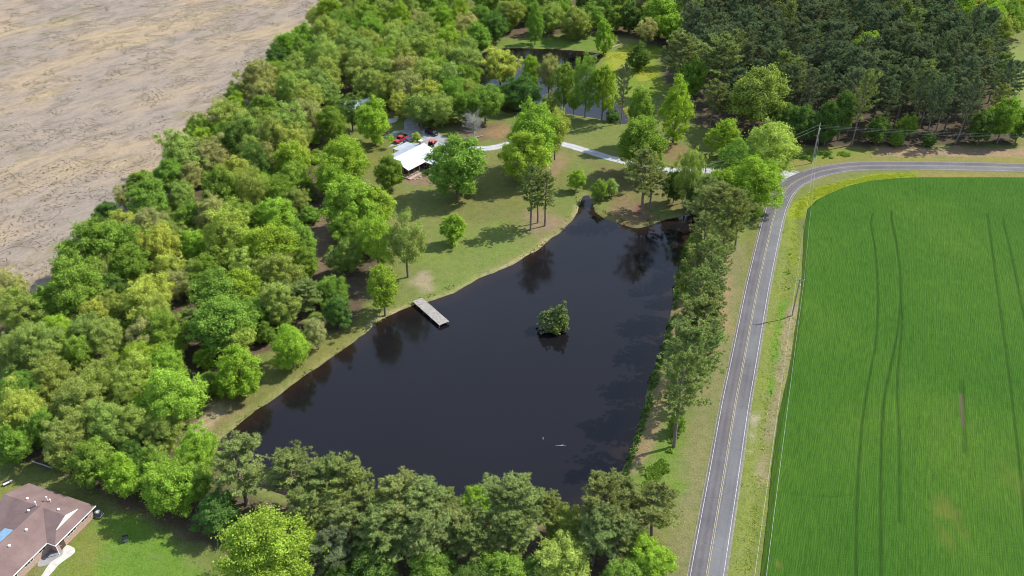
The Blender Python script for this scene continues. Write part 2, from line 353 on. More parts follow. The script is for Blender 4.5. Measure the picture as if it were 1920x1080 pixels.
# name of the cover, outline in photo pixels, albedo, softness (m), edge wobble (m)
LAWN = (.122, .146, .042); DRY = (.162, .156, .060); FRESH = (.132, .168, .043); LITTER = (.092, .070, .048); STRAW = (.21, .165, .10); SAND = (.30, .245, .15); FLOWER = (.205, .225, .030)
ZONES = [
    ([(-900, 900), (-100, 855), (20, 850), (100, 880), (220, 950), (300, 985), (400, 1030), (430, 1100), (600, 1180), (1240, 1140), (1245, 990), (1160, 960), (1080, 985), (950, 1005), (800, 995), (650, 975), (520, 945),
      (430, 905), (390, 850), (420, 790), (380, 735), (420, 710), (500, 660), (585, 640), (640, 640), (690, 570), (715, 480), (690, 400), (600, 330), (590, 300), (610, 265), (600, 215), (740, 190), (800, 225), (900, 200),
      (880, 130), (900, 75), (1130, 60), (1215, 80), (1215, -300), (600, -300), (560, 110), (490, 198), (390, 318), (290, 398), (180, 528), (-60, 640), (-900, 860)], LITTER, 3.0, 4.0),
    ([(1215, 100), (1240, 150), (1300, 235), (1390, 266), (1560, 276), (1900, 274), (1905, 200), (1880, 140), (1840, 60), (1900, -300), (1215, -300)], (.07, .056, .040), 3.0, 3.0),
    ([(585, 340), (612, 340), (618, 420), (612, 490), (598, 520), (572, 470), (578, 400)], (.15, .105, .078), 2.0, 2.0),
    # house grounds, right-hand lawn, behind the far pond
    ([(640, 262), (735, 268), (720, 330), (700, 340), (640, 300)], (.135, .138, .038), 3, 3),
    ([(900, 290), (1010, 260), (1060, 280), (1060, 330), (1040, 400), (960, 440), (830, 430), (840, 380)], (.135, .140, .045), 8, 6),
    ([(830, 430), (960, 420), (990, 470), (880, 530), (790, 560), (790, 500)], FRESH, 7, 6),
    ([(1110, 305), (1350, 330), (1290, 395), (1150, 400)], (.135, .125, .050), 6, 5),
    ([(1150, 370), (1210, 380), (1235, 412), (1180, 424), (1130, 400)], (.165, .120, .070), 5, 4),
    ([(1195, 380), (1215, 385), (1210, 402), (1185, 402)], (.15, .075, .055), 2, 2),
    ([(905, 80), (1130, 68), (1140, 92), (1050, 91), (940, 89)], (.105, .165, .030), 3, 3),
    ([(1120, 95), (1180, 85), (1240, 90), (1245, 180), (1180, 190), (1140, 150)], (.125, .175, .022), 6, 6),
    ([(1130, 100), (1180, 88), (1195, 100), (1190, 125), (1140, 132)], FLOWER, 3, 4),
    ([(1185, 135), (1230, 132), (1232, 150), (1190, 160)], FLOWER, 3, 4),
    ([(1150, 185), (1175, 190), (1178, 220), (1162, 215)], FLOWER, 2, 3),
    ([(840, 235), (945, 225), (955, 262), (870, 268), (840, 258)], (.150, .105, .065), 4, 4),
    ([(900, 250), (950, 228), (958, 250), (930, 262)], (.20, .135, .075), 3, 3),
    ([(990, 400), (1030, 395), (1050, 420), (1020, 450), (975, 440)], (.20, .150, .095), 5, 4),
    ([(1020, 300), (1050, 290), (1060, 310), (1030, 325)], (.21, .155, .09), 4, 4),
    ([(1230, 268), (1290, 268), (1330, 300), (1260, 305)], (.165, .125, .062), 4, 4),
    ([(735, 305), (835, 305), (850, 345), (790, 350), (740, 342)], (.18, .130, .090), 2, 2),
    ([(780, 510), (805, 505), (815, 525), (795, 545), (775, 535)], (.27, .22, .15), 2.5, 3),
    ([(330, 838), (365, 795), (420, 750), (470, 735), (480, 752), (440, 785), (405, 820), (350, 860)], (.17, .142, .07), 4, 3),
    ([(325, 845), (360, 800), (415, 757), (430, 765), (395, 805), (345, 850)], (.29, .23, .15), 1.6, 2.5),
    ([(500, 680), (580, 640), (690, 600), (690, 615), (590, 685), (530, 728), (470, 765), (460, 750)], (.145, .145, .045), 3, 2),
    # road side, west: mown dry grass; east: weedy ditch
    ([(1345, 470), (1420, 440), (1390, 560), (1352, 760), (1318, 930), (1290, 1090), (1240, 1400), (1180, 1400), (1240, 1090), (1270, 930), (1300, 700), (1320, 560)], (.160, .155, .070), 3, 2),
    ([(1340, 480), (1380, 470), (1365, 560), (1335, 650), (1320, 610), (1330, 540)], (.26, .175, .105), 4, 4),
    ([(1400, 440), (1440, 425), (1400, 560), (1385, 600)], (.15, .150, .045), 3, 2),
    ([(1205, 860), (1260, 800), (1290, 790), (1270, 880), (1230, 980), (1180, 900)], (.11, .17, .028), 4, 4),
    ([(1230, 700), (1262, 700), (1240, 800), (1195, 890), (1175, 890), (1215, 780)], (.20, .152, .085), 2, 2),
    ([(1290, 500), (1320, 480), (1310, 560), (1280, 640), (1262, 640), (1275, 560)], (.20, .145, .085), 3, 3),
    ([(1275, 470), (1300, 462), (1290, 520), (1268, 560)], (.20, .20, .03), 2, 2),
    ([(1465, 425), (1507, 425), (1500, 560), (1440, 960), (1405, 1400), (1350, 1400), (1372, 1000), (1425, 640)], (.145, .172, .042), 1.5, 1.5),
    ([(1475, 400), (1500, 420), (1496, 500), (1478, 500)], (.155, .195, .022), 2, 2),
    ([(1462, 600), (1494, 570), (1478, 690), (1450, 820), (1432, 900), (1420, 890), (1445, 720)], (.23, .19, .115), 1.5, 2),
    ([(1402, 780), (1425, 770), (1415, 850), (1405, 850)], (.29, .25, .18), 1.5, 2),
    ([(1448, 640), (1458, 600), (1466, 560), (1472, 560), (1462, 650), (1446, 760), (1440, 750)], (.085, .19, .018), 1, 1.5),
    ([(1500, 410), (1470, 400), (1530, 350), (1640, 325), (1720, 322), (1720, 334), (1620, 344), (1550, 368)], (.175, .215, .018), 1.2, 1.5),
    ([(1720, 320), (2400, 334), (2400, 345), (1720, 334)], (.185, .165, .055), 1.2, 1),
    ([(1430, 285), (1560, 278), (1680, 285), (1640, 300), (1530, 310), (1440, 320)], (.17, .165, .045), 3, 3),
    ([(1490, 286), (1600, 280), (1620, 292), (1500, 300)], (.12, .18, .03), 3, 3),
    ([(1640, 276), (2400, 278), (2400, 296), (1640, 296)], (.25, .175, .115), 3, 4),
    ([(1640, 294), (2400, 300), (2400, 308), (1600, 303)], (.18, .17, .055), 1.5, 1.5),
    ([(1880, 60), (2600, 40), (2600, 262), (1905, 262), (1895, 180), (1860, 120)], (.165, .195, .06), 6, 6),
    ([(1830, -40), (2300, -60), (2300, 60), (1880, 90), (1840, 60)], (.15, .165, .06), 8, 6),
    # brown-roofed house
    ([(-600, 905), (0, 895), (30, 880), (60, 900), (0, 960), (-400, 1100)], (.145, .158, .045), 2.5, 2.5),
    ([(190, 960), (260, 970), (400, 1080), (430, 1200), (60, 1200), (110, 1060)], (.105, .180, .026), 3, 2),
    ([(150, 990), (190, 1000), (170, 1080), (110, 1100)], (.14, .165, .035), 4, 3),
]
# ------------------------------------------------------------------ ground, one sheet to the horizon
def axis(a, b, step, far):
    inner = np.arange(a, b + step * .5, step); g = []; d = step
    while (g[-1] if g else 0) < far: d *= 1.9; g.append((g[-1] if g else 0) + d)
    g = np.array(g); return np.concatenate([(a - g)[::-1], inner, b + g])
gx = axis(-330, 330, 1.2, 5000); gy = axis(74, 560, 1.2, 6000)
X, Y = np.meshgrid(gx, gy)
inner = (np.abs(X) < 345) & (Y > 60) & (Y < 575)
wob = (fbm(X, Y, 9, 2) - .5) * 2; wob2 = (fbm(X, Y, 3.0, 8) - .5) * 2
cover = np.zeros(X.shape + (3,)); cover[:] = LAWN
big = fbm(X, Y, 45, 4); cover = blend(cover, np.clip((big - .5) * 3, 0, .6), DRY)
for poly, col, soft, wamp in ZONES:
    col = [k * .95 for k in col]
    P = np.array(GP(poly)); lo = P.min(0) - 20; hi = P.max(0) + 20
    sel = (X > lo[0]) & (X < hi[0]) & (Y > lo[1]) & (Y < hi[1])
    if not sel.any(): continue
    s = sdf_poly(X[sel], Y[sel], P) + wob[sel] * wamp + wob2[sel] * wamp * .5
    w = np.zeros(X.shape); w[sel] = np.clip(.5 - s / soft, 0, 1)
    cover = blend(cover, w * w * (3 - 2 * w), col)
s1 = np.full(X.shape, 99.0); s2 = np.full(X.shape, 99.0)
s1[inner] = sdf_poly(X[inner], Y[inner], POND); s2[inner] = sdf_poly(X[inner], Y[inner], POND2)
sw = np.minimum(s1, s2) + np.where(inner, wob2 * .55, 0)
# sandy waterline and dark mud under water
shore = np.clip(1 - np.abs(sw - .35) / .9, 0, 1)
north = ((Y > 160) & (X < 20) & (X > -40)).astype(float)
cover = blend(cover, shore * np.clip(wob + .6, 0, 1) * (.25 + .75 * north), SAND)
cover = blend(cover, np.clip(-sw + .1, 0, 1), (.05, .032, .02))
dr = np.full(X.shape, 99.0); dr[inner] = dist_line(X[inner], Y[inner], ROAD)
Z = WATER_Z + np.clip(sw * .30, -1.3, .45)
bumps = (fbm(X, Y, 30, 12) - .5) * .5 + (fbm(X, Y, 5, 15) - .5) * .16
sb = np.full(X.shape, 99.0); sb[inner] = sdf_poly(X[inner], Y[inner], BARE)
Z = Z + bumps * np.clip((sb - 2) / 8, 0, 1) * np.clip((sw - 2) / 8, 0, 1) * np.clip((dr - 9) / 10, 0, 1) * .55
ditch = np.exp(-((dr - 6.3) / 1.6) ** 2) * .35; east = X > np.interp(Y, ROAD[:60, 1], ROAD[:60, 0])
Z = Z - np.where(inner & east & (Y < 225), ditch, 0)
nx, ny = len(gx), len(gy); idx = np.arange(nx * ny).reshape(ny, nx)
F = np.stack([idx[:-1, :-1], idx[:-1, 1:], idx[1:, 1:], idx[1:, :-1]], -1).reshape(-1, 4)
gme = np_mesh('ground', np.stack([X, Y, Z], -1).reshape(-1, 3), F, True)
ca = gme.color_attributes.new('cover', 'FLOAT_COLOR', 'POINT')
ca.data.foreach_set('color', np.concatenate([cover, np.ones(X.shape + (1,))], -1).astype(np.float32).ravel())
ground = structure(link('ground', gme, M['ground'])); ground['label'] = 'grassy ground with leaf litter, dirt and sandy banks'
def ground_z(x, y):
    i = int(np.clip(np.searchsorted(gx, x) - 1, 0, nx - 2)); j = int(np.clip(np.searchsorted(gy, y) - 1, 0, ny - 2))
    return float(min(Z[j, i], Z[j, i + 1], Z[j + 1, i], Z[j + 1, i + 1]))
def sheet(name, poly, z, mat, sub=0):
    bm = bmesh.new(); vs = [bm.verts.new((p[0], p[1], z)) for p in poly]; f = bm.faces.new(vs); bmesh.ops.triangulate(bm, faces=[f])
    bmesh.ops.recalc_face_normals(bm, faces=bm.faces)
    if bm.faces[:] and bm.faces[:][0].normal.z < 0: bmesh.ops.reverse_faces(bm, faces=bm.faces[:])
    me = bpy.data.meshes.new(name); bm.to_mesh(me); bm.free()
    return structure(link(name, me, mat))
def grow(poly, d):
    P = np.array(poly); c = P.mean(0); N = len(P); out = []
    A = sum(P[i][0] * P[(i + 1) % N][1] - P[(i + 1) % N][0] * P[i][1] for i in range(N)); sg = 1 if A > 0 else -1
    for i in range(N):
        e = P[(i + 1) % N] - P[i - 1]; e = e / (np.linalg.norm(e) + 1e-9); out.append(P[i] + sg * np.array([e[1], -e[0]]) * d)
    return out
def water(name, s, label):
    cell = np.minimum.reduce([s[:-1, :-1], s[:-1, 1:], s[1:, 1:], s[1:, :-1]]) < 2.2
    F = np.stack([idx[:-1, :-1], idx[:-1, 1:], idx[1:, 1:], idx[1:, :-1]], -1)[cell]; u, inv = np.unique(F, return_inverse=True)
    V = np.stack([X.ravel()[u], Y.ravel()[u], np.full(len(u), WATER_Z)], -1); me = np_mesh(name, V, inv.reshape(F.shape))
    at = me.attributes.new('shallow', 'FLOAT', 'POINT'); at.data.foreach_set('value', np.clip(1 + s.ravel()[u] / 4.5, 0, 1).astype(np.float32))
    o = structure(link(name, me, M['water'])); o['label'] = label
water('pond_water', np.where(inner, s1, 99), 'dark tea-coloured water of the large pond'); water('far_pond_water', np.where(inner, s2, 99), 'sky-reflecting water of the small far pond')
# bare field
bpoly = smooth_poly(BARE[:8] + BARE[8:], 6); bj = np.random.default_rng(3)
bpoly = bpoly + bj.normal(0, .5, bpoly.shape)
sheet('bare_field', bpoly, .03, M['bare'])['label'] = 'bare tan field with crop residue'
# ------------------------------------------------------------------ road
def strip(name, line, offs, z, mat, parent=None, attrs=None, dash=None):
    """ribbon along a line between lateral offsets (left negative)"""
    L = np.asarray(line); T = np.gradient(L, axis=0); T /= np.linalg.norm(T, axis=1)[:, None]; Nn = np.stack([T[:, 1], -T[:, 0]], -1)
    k = len(offs); V = np.concatenate([np.c_[L + Nn * o, np.full(len(L), z)] for o in offs])
    n = len(L); F = []
    for a in range(k - 1):
        for i in range(n - 1):
            F.append((a * n + i, (a + 1) * n + i, (a + 1) * n + i + 1, a * n + i + 1))
    me = np_mesh(name, V, np.array(F))
    for nm, vals in (attrs or {}).items():
        at = me.attributes.new(nm, 'FLOAT', 'POINT'); at.data.foreach_set('value', np.repeat(np.array(vals, np.float32), n))
    return link(name, me, mat, parent)
road = structure(strip('road', ROAD, [-3.0, -2.6, -1.9, -1.3, -.7, -.05, .05, .7, 1.3, 1.9, 2.6, 3.0], .06, M['road'],
    attrs={'lane': [0, 0, 0, 0, 0, 0, 1, 1, 1, 1, 1, 1], 'wear': [.5, 0, 1, 0, 1, 0, 0, 1, 0, 1, 0, .6]}))
road['label'] = 'two-lane asphalt county road with worn lines'
M['shoulder'] = plain('gravel_shoulder', (.19, .175, .13), .95, .1, 0, .35, 1.2)
shoulder = strip('road_shoulder', ROAD, [-3.22, 3.3], .035, M['shoulder'], road)
E1, E2 = ROAD[:int(len(ROAD) * .62)], ROAD
dn = np.linalg.norm(ROAD - np.array(G(1492, 331)), axis=1); cut = int(dn.argmin())
strip('edge_line', ROAD[:cut - 3], [-2.70, -2.60], .066, M['white_line'], road); strip('edge_line', ROAD[cut + 5:], [-2.70, -2.60], .066, M['white_line'], road)
strip('edge_line', ROAD, [2.60, 2.71], .066, M['white_line'], road)
strip('centre_line', ROAD, [-.19, -.10], .066, M['yellow_line'], road); strip('centre_line', ROAD, [.10, .19], .066, M['yellow_line'], road)
# driveway and yard
drive = structure(strip('driveway', DRIVE, [-1.9, -1.3, -.7, 0, .7, 1.3, 1.9], .05, M['gravel'], attrs={'track': [0, .6, 1, .2, 1, .6, 0]})); drive['label'] = 'pale gravel driveway from the road to the house'
sheet('drive_apron', smooth_poly(GP([(1503, 326), (1485, 319), (1472, 319), (1466, 328), (1464, 337), (1472, 345), (1482, 343)]), 4), .042, M['gravel'])['label'] = 'pale gravel apron where the driveway meets the road'
sheet('gravel_yard', YARD, .042, M['gravel'])['label'] = 'grey gravel parking yard behind the white-roofed house'
# ------------------------------------------------------------------ crop field: a canopy of young wheat with wheel tracks pressed into it
def crop_field():
    ang = math.radians(68.0); ca_, sa_ = math.cos(ang - math.pi / 2), math.sin(ang - math.pi / 2)
    E = np.array(CROP_EDGE); ys = E[:, 1]; ytop = G(1720, 332.5)[1]
    Yr = np.concatenate([np.linspace(58, 150, 190), np.linspace(150, 235, 150)[1:], np.linspace(235, ytop, 40)[1:]])
    xl = np.interp(Yr, ys, E[:, 0]); n = 760
    xr = np.full(len(Yr), 330.0)
    u = np.linspace(0, 1, n) ** 1.25
    XX = xl[:, None] + (xr - xl)[:, None] * u[None, :]; YY = np.repeat(Yr[:, None], n, 1)
    YY = YY + np.where(Yr > ytop - .01, 0, 0)[:, None]
    edge = np.minimum((XX - xl[:, None]), np.clip(ytop - YY, 0, 99)) 
    tram = np.zeros(XX.shape); thin = np.zeros(XX.shape); soil = np.zeros(XX.shape)
    for L, wd, a in (([(1603, 1400), (1603, 1080), (1607, 900), (1617, 780), (1632, 690), (1641, 640), (1645, 560), (1640, 470), (1632, 420), (1636, 400)], .22, .9),
                  ([(1652, 1400), (1650, 1080), (1650, 900), (1655, 760), (1668, 690), (1682, 620), (1688, 540), (1682, 470), (1672, 420), (1670, 395)], .25, .95),
                  ([(1685, 980), (1684, 800), (1681, 720), (1690, 600), (1684, 520)], .24, .8),
                  ([(1930, 1080), (1915, 920), (1900, 780), (1885, 660), (1866, 520), (1850, 400)], .24, .9), ([(1960, 760), (1925, 620), (1900, 500), (1880, 415)], .28, .8),
                  ([(1490, 928), (1545, 931), (1595, 929)], .22, .5), ([(1808, 850), (1802, 715)], .45, .6), ([(1600, 700), (1600, 600)], .1, 0)):
        d = dist_line(XX, YY, smooth_poly(GP(L, .4), 5, False)); tram = np.maximum(tram, a * .7 * np.clip(1.5 - d / wd, 0, 1))
    d = dist_line(XX, YY, GP([(1806, 800), (1801, 740)], .3)); soil = np.maximum(soil, np.clip(1.4 - d / .3, 0, 1))
    for (px, py, r, a) in ((1776, 960, 3.6, .8), (1772, 1000, 2.6, .5), (1905, 905, 4.0, .35), (1460, 1058, 1.2, .9)):
        c = G(px, py, .4); q = np.hypot((XX - c[0]) * 1.5, (YY - c[1]) * .75) / r; thin = np.maximum(thin, a * np.clip(1.25 - q + (fbm(XX, YY, 2.5, 3) - .5) * 1.4, 0, 1))
    edg = np.clip(1 - edge / 1.3, 0, 1) * .5; thin = np.maximum(thin, edg * .6)
    zz = .10 + .38 * np.clip(edge / 1.0, 0, 1) + (fbm(XX, YY, 2.2, 6) - .5) * .16 + (fbm(XX, YY, 12, 9) - .5) * .15
    zz -= .30 * np.clip(tram, 0, 1) + .15 * thin
    # object frame: Y runs along the drill rows
    ox, oy = 90.0, 140.0; dx, dy = XX - ox, YY - oy
    lx = dx * ca_ + dy * sa_; ly = -dx * sa_ + dy * ca_
    h, w = XX.shape; idx = np.arange(h * w).reshape(h, w)
    F = np.stack([idx[:-1, :-1], idx[:-1, 1:], idx[1:, 1:], idx[1:, :-1]], -1).reshape(-1, 4)
    me = np_mesh('crop_field', np.stack([lx, ly, zz], -1).reshape(-1, 3), F, True)
    for nm, v in (('tram', tram), ('thin', thin), ('soil', soil)):
        at = me.attributes.new(nm, 'FLOAT', 'POINT'); at.data.foreach_set('value', v.astype(np.float32).ravel())
    o = structure(link('crop_field', me, M['crop'])); o.location = (ox, oy, 0); o.rotation_euler = (0, 0, ang - math.pi / 2)
    o['label'] = 'bright green field of young wheat with wheel tracks'
crop_field()
# ------------------------------------------------------------------ trees
def unit(v): return v / (np.linalg.norm(v, axis=-1, keepdims=True) + 1e-9)
def leaf_mesh(name, c, nrm, size, tint, rng, asp=.62):
    """diamond-shaped leaf sprays, one quad each"""
    N = len(c); r = unit(rng.normal(size=(N, 3))); t = unit(np.cross(nrm, r)); b = np.cross(nrm, t)
    s = size[:, None]
    V = np.stack([c + t * s, c + b * s * asp + nrm * s * .12, c - t * s, c - b * s * asp + nrm * s * .12], 1).reshape(-1, 3)
    F = np.arange(4 * N).reshape(N, 4); me = np_mesh(name, V, F)
    a = me.attributes.new('tint', 'FLOAT', 'FACE'); a.data.foreach_set('value', np.clip(tint, 0, 1).astype(np.float32)); return me
def broadleaf(seed, shape='round', leaf=.168, dens=1.35, nl=70, ragged=.30, trunk_r=.26):
    """prototype: radius 5 m, height 14 m"""
    rng = np.random.default_rng(seed); R, Hh = 5.0, 14.0
    if shape == 'bush': z0, z1 = .2, 14.0
    elif shape == 'cone': z0, z1 = 1.6, 14.0
    elif shape == 'low': z0, z1 = 1.6, 14.0
    else: z0, z1 = 3.0, 14.0
    zc, rz = (z0 + z1) / 2, (z1 - z0) / 2
    i = np.arange(nl) + .5; ph = np.arccos(1 - 2 * i / nl); th_ = np.pi * (1 + 5 ** .5) * i + rng.uniform(0, 6.28)
    D = np.stack([np.cos(th_) * np.sin(ph), np.sin(th_) * np.sin(ph), np.cos(ph)], -1) + rng.normal(0, .16, (nl, 3)); D = unit(D)
    K = rng.normal(size=(5, 3)); pk = rng.uniform(0, 6.28, 5)
    irr = 1 + ragged * np.sin(D @ K.T * 2.0 + pk).mean(1) * 1.6 + rng.normal(0, ragged * .35, nl)
    rad = rng.uniform(.62, .97, nl) * irr
    inn = rng.random(nl) < .12; rad[inn] *= .5
    c = D * rad[:, None] * np.array([R, R, rz]) + np.array([0, 0, zc])
    t = (c[:, 2] - z0) / (z1 - z0)
    if shape == 'cone': prof = np.interp(t, [0, .15, .4, 1.1], [.75, 1.05, 1.0, .25])
    elif shape in ('bush', 'low'): prof = np.interp(t, [0, .3, .7, 1.1], [1.05, 1.08, .95, .7])
    else: prof = np.interp(t, [0, .3, .6, 1.1], [.78, 1.0, 1.05, .85])
    c[:, :2] *= prof[:, None]
    c[:, 0] *= rng.uniform(.86, 1.02); c[:, 1] *= rng.uniform(.98, 1.14); c[:, :2] += rng.normal(0, .55, 2) * (t[:, None] - .3)
    lr = rng.uniform(.45, 1.15, nl) * (1.1 if shape != 'cone' else .9)
    n = (np.maximum(20, dens * 175 * lr ** 2)).astype(int); tot = n.sum(); li = np.repeat(np.arange(nl), n)
    out = unit(c - np.array([0, 0, zc - rz * .35]))
    d = unit(rng.normal(size=(tot, 3)) + out[li] * .75 + np.array([0, 0, .25]))
    q = lr[li] * (rng.random(tot) ** .45) * (1 + .12 * rng.normal(size=tot))
    pos = c[li] + d * q[:, None] * np.array([1, 1, .82]); pos[:, 2] -= .12 * np.abs(rng.normal(size=tot)) * (shape == 'bush')
    lo_ = rng.random(tot) < .30; pos[lo_] += rng.normal(0, .42, (int(lo_.sum()), 3))
    nr = unit(d * 1.0 + rng.normal(size=(tot, 3)) * .8 + np.array([0, 0, .25]))
    size = leaf * rng.uniform(.65, 1.35, tot)
    tint = .5 + rng.normal(0, .10, nl)[li] + rng.normal(0, .14, tot)
    k = pos[:, 2] > .05; crown = leaf_mesh('crown', pos[k], nr[k], size[k], tint[k], rng)
    mb = MB(); bend = rng.normal(0, .25, (4, 2)); top = z0 + (z1 - z0) * .72
    zs = [-.4, top * .3, top * .65, top]; pts = [(bend[j][0] * (j > 0) * .6, bend[j][1] * (j > 0) * .6, zs[j]) for j in range(4)]
    mb.tube(pts, [trunk_r * 1.25, trunk_r, trunk_r * .7, trunk_r * .25], 7)
    for j in rng.choice(nl, 16, replace=False):
        e = c[j]; s = rng.uniform(.25, .8); a = np.array([pts[1][0] * s, pts[1][1] * s, max(z0 * .75, e[2] * .55)])
        m = (a + e) / 2 + np.array([0, 0, .35]); mb.tube([a, m, e], [trunk_r * .42, trunk_r * .26, trunk_r * .08], 5, False)
    return crown, mb.mesh('trunk')
def pine(seed, nb=66, Hh=18.0, start=.36, Lmax=3.5, tl=.40, dens=1.0, full=False):
    """prototype: height 18 m, crown radius about 3.5 m; needle tufts on open whorled branches"""
    rng = np.random.default_rng(seed); mb = MB()
    bx = np.cumsum(rng.normal(0, .10, (7, 2)), 0); zs = np.linspace(-.4, Hh * .97, 7); bx[0] = 0
    mb.tube([(bx[j][0], bx[j][1], zs[j]) for j in range(7)], [.27, .24, .21, .18, .14, .09, .03], 7)
    at = lambda z: np.array([np.interp(z, zs, bx[:, 0]), np.interp(z, zs, bx[:, 1]), z])
    pc = []; pd = []; br = []
    az = rng.uniform(0, 6.28)
    lop = rng.normal(0, .18, 2)
    for b in range(nb):
        t = (b + rng.uniform(0, 1)) / nb; z = Hh * (start + (1 - start) * t ** .92 * .985); az += 2.399 + rng.normal(0, .5)
        pr = np.interp(t, [0, .2, .55, .85, 1], [.55, .95, 1.0, .62, .12]) if not full else np.interp(t, [0, .15, .5, .85, 1], [.7, 1.0, 1.05, .7, .15])
        L = Lmax * pr * rng.uniform(.55, 1.2) * (1 + lop @ [math.cos(az), math.sin(az)])
        if t < .15 and rng.random() < .35: L *= .4
        e = np.interp(t, [0, 1], [.02, .95]) + rng.normal(0, .12)
        a = at(z); d = np.array([math.cos(az) * math.cos(e), math.sin(az) * math.cos(e), math.sin(e)])
        mid = a + d * L * .55 + np.array([0, 0, -.05 * L]); end = a + d * L + np.array([0, 0, .10 * L])
        mb.tube([a, mid, end], [.055, .035, .012], 4, False)
        k = max(3, int(L * 3.9 * dens)); side = np.array([-d[1], d[0], 0])
        for _ in range(k):
            s = rng.uniform(.32, 1.02); p = a + (mid - a) * min(1, s / .55) if s < .55 else mid + (end - mid) * ((s - .55) / .45)
            o = side * rng.normal(0, .26) * L * .55 * min(1, s * 1.1) + np.array([0, 0, rng.normal(.06, .09)]); pc.append(p + o); pd.append(unit(d + side * rng.normal(0, .4) + np.array([0, 0, .55]))); br.append(b)
    for _ in range(10): pc.append(at(Hh * rng.uniform(.9, 1.0)) + rng.normal(0, .2, 3)); pd.append(np.array([0, 0, 1.0])); br.append(nb)
    pc = np.array(pc); pd = np.array(pd); br = np.array(br); T = len(pc); k = 22
    d = unit(np.repeat(pd, k, 0) * .55 + rng.normal(size=(T * k, 3))); ln = tl * rng.uniform(.7, 1.3, T * k)
    c = np.repeat(pc, k, 0) + rng.normal(0, .07, (T * k, 3)); sd = unit(np.cross(d, rng.normal(size=(T * k, 3)))) * .048
    V = np.stack([c - sd, c + sd, c + d * ln[:, None]], 1).reshape(-1, 3); F = np.arange(3 * T * k).reshape(-1, 3)
    me = np_mesh('crown', V, F); a = me.attributes.new('tint', 'FLOAT', 'FACE')
    tb = .5 + rng.normal(0, .12, nb + 1)[np.repeat(br, k)] + rng.normal(0, .16, T * k); a.data.foreach_set('value', np.clip(tb, 0, 1).astype(np.float32))
    return me, mb.mesh('trunk')
PROTO = {}
PROTO['round'] = [broadleaf(11 + s, 'round', nl=165 + 12 * s) for s in range(5)]
PROTO['tall'] = [broadleaf(31 + s, 'cone', nl=170) for s in range(3)]
PROTO['low'] = [broadleaf(41 + s, 'low', nl=180) for s in range(3)]
PROTO['wild'] = [broadleaf(101 + s, 'low', leaf=.15, dens=1.3, nl=230, ragged=.42) for s in range(4)]
PROTO['bush'] = [broadleaf(51 + s, 'bush', nl=190) for s in range(3)]
PROTO['islet'] = [broadleaf(121 + s, 'bush', leaf=.42, dens=.42, nl=120, ragged=.34) for s in range(3)]
PROTO['open'] = [broadleaf(61 + s, 'round', leaf=.15, dens=.80, nl=200, ragged=.32) for s in range(4)]
PROTO['feather'] = [broadleaf(71 + s, 'low', leaf=.135, dens=1.2, nl=220, ragged=.28) for s in range(2)]
PROTO['pine'] = [pine(81 + s) for s in range(5)]
PROTO['pine_full'] = [pine(91 + s, nb=78, start=.36, Lmax=3.7, dens=1.5, full=True) for s in range(3)]
for k, lst in PROTO.items():
    for cr, tr in lst:
        cr.materials.append(M['needle'] if 'pine' in k else M['leaf']); tr.materials.append(M['pine_bark'] if 'pine' in k else M['bark'])
        if 'pine' in k: cr.polygons.foreach_set('use_smooth', np.zeros(len(cr.polygons), bool))
COL = {'b': (.290, .430, .050), 'y': (.395, .465, .090), 'g': (.215, .340, .052), 'd': (.125, .218, .046), 'o': (.290, .375, .084), 't': (.350, .370, .125), 'p': (.230, .285, .080), 'P': (.150, .195, .090)}
WORD = {'b': 'lime green', 'y': 'yellow-green', 'g': 'mid green', 'd': 'dark green', 'o': 'olive green', 't': 'tan-green', 'p': 'grey-green', 'P': 'dark'}
TREES = []          # every planted tree: dict with ground position, radius
trng = random.Random(20)
def plant(x, y, r, H, col, proto='round', label=None, zone=None, name=None, cat='tree', group=None, crown=None, cam_px=None):
    kind = 'pine' if 'pine' in proto else 'broad'
    cr, tr = trng.choice(PROTO[proto]); base_r, base_h = (3.7, 18.0) if kind == 'pine' else (5.3, 14.2)
    nm = name or ('pine_tree' if kind == 'pine' else ('shrub' if proto == 'bush' else 'broadleaf_tree'))
    e = empty(nm, (x, y, ground_z(x, y) - .05), trng.uniform(0, 6.28)); e.scale = (r / base_r, r / base_r, H / base_h)
    c = COL[col]; j = [trng.uniform(.90, 1.10) for _ in range(2)]; hue = trng.uniform(-.09, .09)
    t = link('trunk', tr, None, e); f = link('crown', cr, None, e)
    f.color = (c[0] * j[0] * (1 + hue), c[1] * j[0], c[2] * j[0] * j[1], 1)
    TREES.append(dict(o=e, x=x, y=y, r=r, H=H, col=col, kind=kind, label=label, zone=zone, px=cam_px or PX(x, y, H * .62), cat=cat, group=group, proto=proto))
    return e
def at_crown(px, py, rpx, col, proto=None, hk=2.15, h0=3.0, hmax=21, **kw):
    """a tree known by its crown: centre pixel and crown radius in the photo"""
    r = 5.0; H = 14
    frac = .70 if (proto or '').startswith('pine') else .58
    for _ in range(6):
        x, y = G(px, py, H * frac); r = rpx / ppm(y, H * frac); H = min(hmax, hk * r + h0)
    if proto is None: proto = trng.choice({'b': ['wild', 'round', 'low'], 'y': ['wild', 'open', 'low'], 'g': ['wild', 'round', 'low'], 'd': ['wild', 'low'], 'o': ['wild', 'open', 'wild'], 't': ['open', 'wild'], 'p': ['pine_full'], 'P': ['pine']}[col])
    return plant(x, y, r * 1.16, H, col, proto, cam_px=(px, py), **kw)
def at_base(px, py, top, rpx, col, proto, **kw):
    """a tree known by its foot and its top row in the photo"""
    x, y = G(px, py); h = 2.0
    while PX(x, y, h)[1] > top and h < 32: h += .1
    return plant(x, y, rpx / ppm(y, h * .6) * (1.15 if col == 'p' else 1.08), h, col, proto, **kw)
